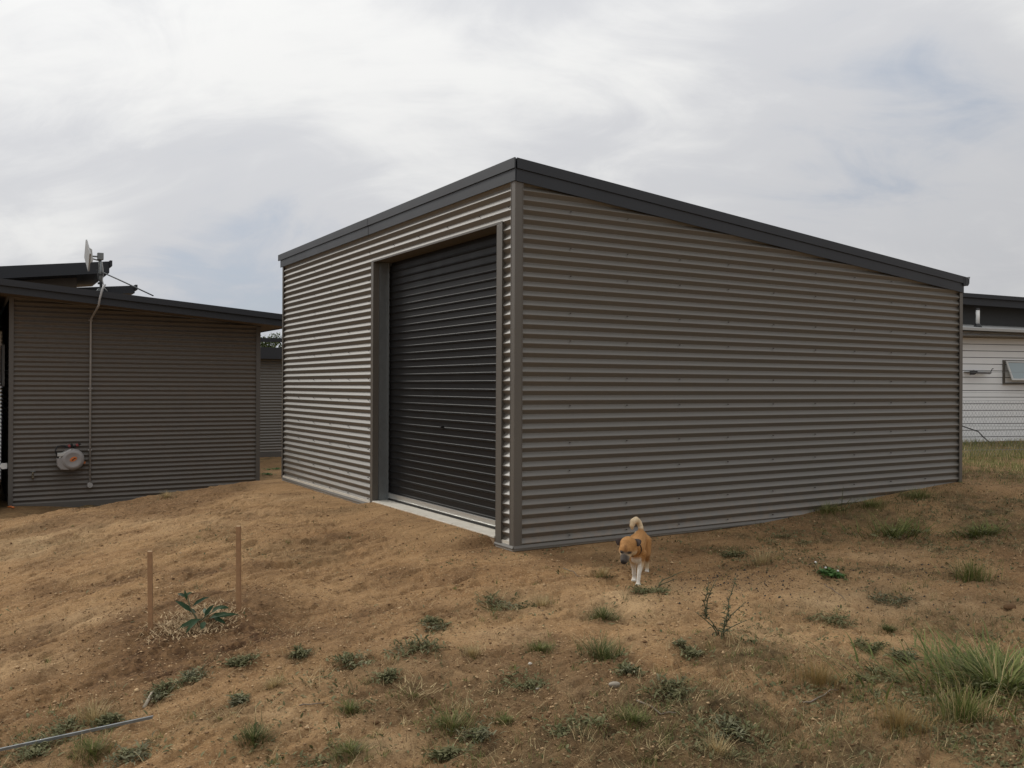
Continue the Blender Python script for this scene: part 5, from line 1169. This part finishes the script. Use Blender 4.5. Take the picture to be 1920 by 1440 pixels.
def build_clover_flowers():
    rng = np.random.default_rng(3)
    o = bpy.data.objects['clover']
    for px, py in ((1529, 1056), (1571, 1072), (1548, 1066)):
        c = at(1560, 1080); x = (px - 1560) / F_PX * c[1]; z = (1080 - py) / F_PX * c[1]
        f = MB().ball((x, 0.0, z), (0.008, 0.008, 0.007), 8, 6).build('flower', M['white'], o, True)
        MB().tube([(x * .8, 0.01, 0.0), (x, 0.0, z - .008)], 0.0015, 5).build('flower_stalk', M['stem'], f)
build_clover_flowers()

# ------------------------------------------------------------------ the dog
def build_dog():
    fx, fy = 0.853, 6.127; hx, hy = 0.947, 6.553
    yaw = math.atan2(fy - hy, fx - hx)                                    # heading: towards us, a touch to our left
    cx_, cy2 = (fx + hx) / 2, (fy + hy) / 2
    z0 = min(gz(fx, fy), gz(hx, hy)) + 0.001
    d = thing('dog', 'short haired tan dog with curled cream tail walking with lowered head', 'dog', (cx_, cy2, z0), yaw)
    # local axes: x forward, y to the dog's left, z up
    caps = []
    def cap(p0, r0, p1, r1): caps.append((np.array(p0, float), r0, np.array(p1, float), r1))
    def chain(pts):
        for a, b in zip(pts[:-1], pts[1:]): cap(a[:3], a[3], b[:3], b[3])
    # trunk: rump, loin, deep chest, neck
    chain([(-.185, 0, .266, .056), (-.10, 0, .268, .051), (0.0, 0, .260, .056), (.10, -.002, .252, .062), (.165, -.006, .250, .058), (.215, -.02, .268, .052), (.255, -.035, .282, .052)])
    chain([(-.05, 0, .215, .046), (.06, 0, .195, .052), (.15, 0, .190, .050)])
    # head: skull, brow, cheeks, muzzle turned down and to the dog's right
    chain([(.255, -.038, .286, .055), (.285, -.046, .290, .061), (.315, -.054, .266, .051)])
    cap((.29, -.020, .258), .038, (.305, -.072, .258), .038)
    chain([(.318, -.057, .240, .039), (.348, -.064, .212, .031), (.364, -.068, .198, .025)])
    # front legs
    for s, pw in ((1, (.200, .016)), (-1, (.060, -.024))):
        dx = pw[0] - .16
        chain([(.145, .034 * s, .215, .036), (.120 + dx * .25, .032 * s, .155, .024), (.150 + dx * .75, .6 * pw[1] + .010 * s, .085, .0150), (pw[0], pw[1], .030, .0132), (pw[0] + .006, pw[1], .016, .0155)])
        for k in (-.011, 0, .011): cap((pw[0] + .010, pw[1] + k * .7, .014), .0105, (pw[0] + .030, pw[1] + k, .009), .0085)
    # hind legs, knee forward and high, hock back and low
    for s, pw in ((1, (-.215, .046)), (-1, (-.120, -.040))):
        dx = pw[0] + .19
        chain([(-.165, .034 * s, .245, .050), (-.125 + dx * .3, .048 * s, .165, .033), (-.205 + dx * .9, .048 * s, .098, .0165), (-.202 + dx, pw[1], .045, .0135), (pw[0], pw[1], .018, .0155)])
        for k in (-.011, 0, .011): cap((pw[0] + .006, pw[1] + k * .7, .014), .0105, (pw[0] + .026, pw[1] + k, .009), .0085)
    # tail curled over the back to the dog's right
    chain([(-.222, 0, .292, .024), (-.255, -.002, .330, .020), (-.256, -.016, .366, .021), (-.232, -.036, .388, .024), (-.206, -.054, .378, .024), (-.198, -.062, .350, .019), (-.202, -.062, .326, .010)])
    m = MB()
    for p0, r0, p1, r1 in caps:
        n = 6; m.tube([p0 + (p1 - p0) * t for t in np.linspace(0, 1, n)], [r0 + (r1 - r0) * t for t in np.linspace(0, 1, n)], 12)
        m.ball(p0, r0, 12, 8); m.ball(p1, r1, 12, 8)
    me0 = m.mesh('dog_build', M['black']); tmp = bpy.data.objects.new('dog_build', me0); C.objects.link(tmp)
    md = tmp.modifiers.new('r', 'REMESH'); md.mode = 'VOXEL'; md.voxel_size = 0.0042
    sm_ = tmp.modifiers.new('s', 'SMOOTH'); sm_.factor = 0.5; sm_.iterations = 7
    dg = bpy.context.evaluated_depsgraph_get(); me = bpy.data.meshes.new_from_object(tmp.evaluated_get(dg)); me.name = 'body'
    bpy.data.objects.remove(tmp); bpy.data.meshes.remove(me0)
    co = np.empty(len(me.vertices) * 3, np.float32); me.vertices.foreach_get('co', co); co = co.reshape(-1, 3); x, y, z = co.T
    nz = fbm(x * 60 + 5, y * 60 + z * 45, 3, 3) * 0.5
    tan = np.array([.40, .200, .068]); cream = np.array([.60, .47, .30]); white = np.array([.72, .68, .60]); dark = np.array([.030, .026, .024]); rust = np.array([.30, .135, .048])
    col = np.tile(tan, (len(co), 1)) * (1 + 0.3 * nz)[:, None]
    def blend(c, w): 
        nonlocal col; w = np.clip(w, 0, 1)[:, None]; col = col * (1 - w) + c * w
    blend(rust, sm(z + nz * .03, .30, .335) * (x < .12) * .6)
    blend(cream, sm(-(z - .185) + nz * .02, 0, .05) * sm(x, -.3, .3) * .8)
    blend(cream, sm(-x, .21, .235) * sm(z, .31, .335))
    blend(cream * 1.15, sm(-x, .17, .2) * sm(z, .345, .37))
    blend(white, sm(-z, -.145, -.085) * (x > -.05)); blend(cream, sm(-z, -.11, -.06) * (x <= -.05)); blend(white, sm(-z, -.045, -.025))
    blend(white, sm(x, .13, .17) * sm(-z, -.20, -.17) * (np.abs(y) < .035) * .8)
    blend(cream * 1.1, sm(-y, .025, .04) * sm(z, .295, .31) * (x < -.14))
    # face: pale cheeks, dark muzzle and eye patches
    hd = sm(x, .285, .30)
    blend(cream, hd * sm(-(z - .024), -.245, -.215) * .8)
    mz = np.sqrt((x - .362) ** 2 + (y + .069) ** 2 + ((z - .024) - .178) ** 2); blend(np.array([.050, .043, .040]), sm(-mz + nz * .010, -.050, -.034) * .95); blend(np.array([.22, .18, .14]), sm(-mz, -.052, -.040) * sm(np.abs(y + .066), .020, .028) * .7); blend(dark, sm(-np.sqrt((x - .378) ** 2 + (y + .073) ** 2 + ((z - .024) - .160) ** 2) + nz * .005, -.030, -.016))
    for s_ in (1, -1): blend(dark * 1.5, sm(-np.sqrt((x - .349) ** 2 + ((y + .060 - s_ * .022) * .75) ** 2 + (((z - .024) - .229) * 1.5) ** 2), -.024, -.010))
    blend(dark * 3, sm(-np.sqrt((x - .345) ** 2 + (y + .060) ** 2 + ((z - .024) - .225) ** 2), -.030, -.012) * .75)
    blend(rust * .6, sm(-np.abs(y + .058), -.016, -.004) * hd * sm(z - .024, .225, .24) * (1 - sm(z - .024, .27, .29)) * .6)
    blend(cream, sm(-np.sqrt((x - .330) ** 2 + (y + .030) ** 2 + ((z - .024) - .205) ** 2), -.024, -.010) * .9)
    blend(cream, sm(-np.sqrt((x - .325) ** 2 + (y + .090) ** 2 + ((z - .024) - .205) ** 2), -.024, -.010) * .9)
    a_ = me.color_attributes.new('coat', 'FLOAT_COLOR', 'POINT'); a_.data.foreach_set('color', np.concatenate([np.clip(col, 0, 1), np.ones((len(co), 1))], 1).astype(np.float32).ravel())
    mt, nt, b = mat_new('dog_coat'); N, L = nt.nodes, nt.links
    at_ = N.new('ShaderNodeAttribute'); at_.attribute_name = 'coat'; tc = N.new('ShaderNodeTexCoord')
    mp = N.new('ShaderNodeMapping'); mp.inputs['Scale'].default_value = (60, 260, 160); L.new(tc.outputs['Object'], mp.inputs[0])
    nn = N.new('ShaderNodeTexNoise'); nn.inputs['Scale'].default_value = 1.0; nn.inputs['Detail'].default_value = 4; L.new(mp.outputs[0], nn.inputs['Vector'])
    mr = N.new('ShaderNodeMapRange'); L.new(nn.outputs['Fac'], mr.inputs[0]); mr.inputs[1].default_value = .3; mr.inputs[2].default_value = .7; mr.inputs[3].default_value = .78; mr.inputs[4].default_value = 1.15
    mx = N.new('ShaderNodeVectorMath'); mx.operation = 'SCALE'; L.new(at_.outputs['Color'], mx.inputs[0]); L.new(mr.outputs[0], mx.inputs['Scale'])
    L.new(mx.outputs[0], b.inputs['Base Color']); b.inputs['Roughness'].default_value = .75; b.inputs['Specular IOR Level'].default_value = .25
    bp = N.new('ShaderNodeBump'); bp.inputs['Distance'].default_value = .003; L.new(nn.outputs['Fac'], bp.inputs['Height']); L.new(bp.outputs[0], b.inputs['Normal'])
    me.materials.clear(); me.materials.append(mt); me.polygons.foreach_set('use_smooth', [True] * len(me.polygons))
    link('body', me, d)
    # ears: soft dark flaps folding forward and down
    fur = mat('dark_ear_fur', (.045, .030, .024), .8, 0, .3, 60)
    for s in (1, -1):
        m = MB(); rt = np.array([.270, -.044 + s * .050, .332]); ux = np.array([.020, s * .034, .004]); dn = np.array([.034, s * .018, -.044]); nrm = np.array([.006, s * .008, .004]); rows = []
        for t, w_ in ((0, .8), (.25, 1.0), (.5, .95), (.75, .68), (1.0, .18)):
            lift = math.sin(t * 3.0) * .010; ctr = rt + dn * t + np.array([.002, s * .6, .9]) * lift
            for q in (-1, -.5, 0, .5, 1): rows.append(ctr + ux * (q * .72 * w_) + nrm * (.5 - q * q * .5))
        th = np.array([-.004, -s * .007, -.003]); V = rows + [p + th for p in rows]; f = []
        for a in range(4):
            for b_ in range(4): f += [(a * 5 + b_, a * 5 + b_ + 1, a * 5 + b_ + 6, a * 5 + b_ + 5), (25 + a * 5 + b_ + 5, 25 + a * 5 + b_ + 6, 25 + a * 5 + b_ + 1, 25 + a * 5 + b_)]
            f += [(a * 5, a * 5 + 5, 30 + a * 5, 25 + a * 5), (a * 5 + 9, a * 5 + 4, 29 + a * 5, 34 + a * 5)]
            f += [(a + 1, a, 25 + a, 26 + a), (20 + a, 21 + a, 46 + a, 45 + a)]
        m.add(V, f).build('ear', fur, d, True)
    for s in (1, -1): MB().ball((.349, -.060 + s * .026, .254), .0075, 10, 8).build('eye', M['black'], d, True)
    MB().ball((.376, -.072, .204), (.010, .013, .009), 10, 8).build('nose', M['black'], d, True)
    ring = [(.212 + .020 * math.sin(a), -.019 + .0555 * math.cos(a), .254 + .054 * math.sin(a)) for a in np.linspace(0, 2 * math.pi, 25)]
    MB().tube(ring, .0045, 6, False).build('collar', M['black'], d, True)
build_dog()
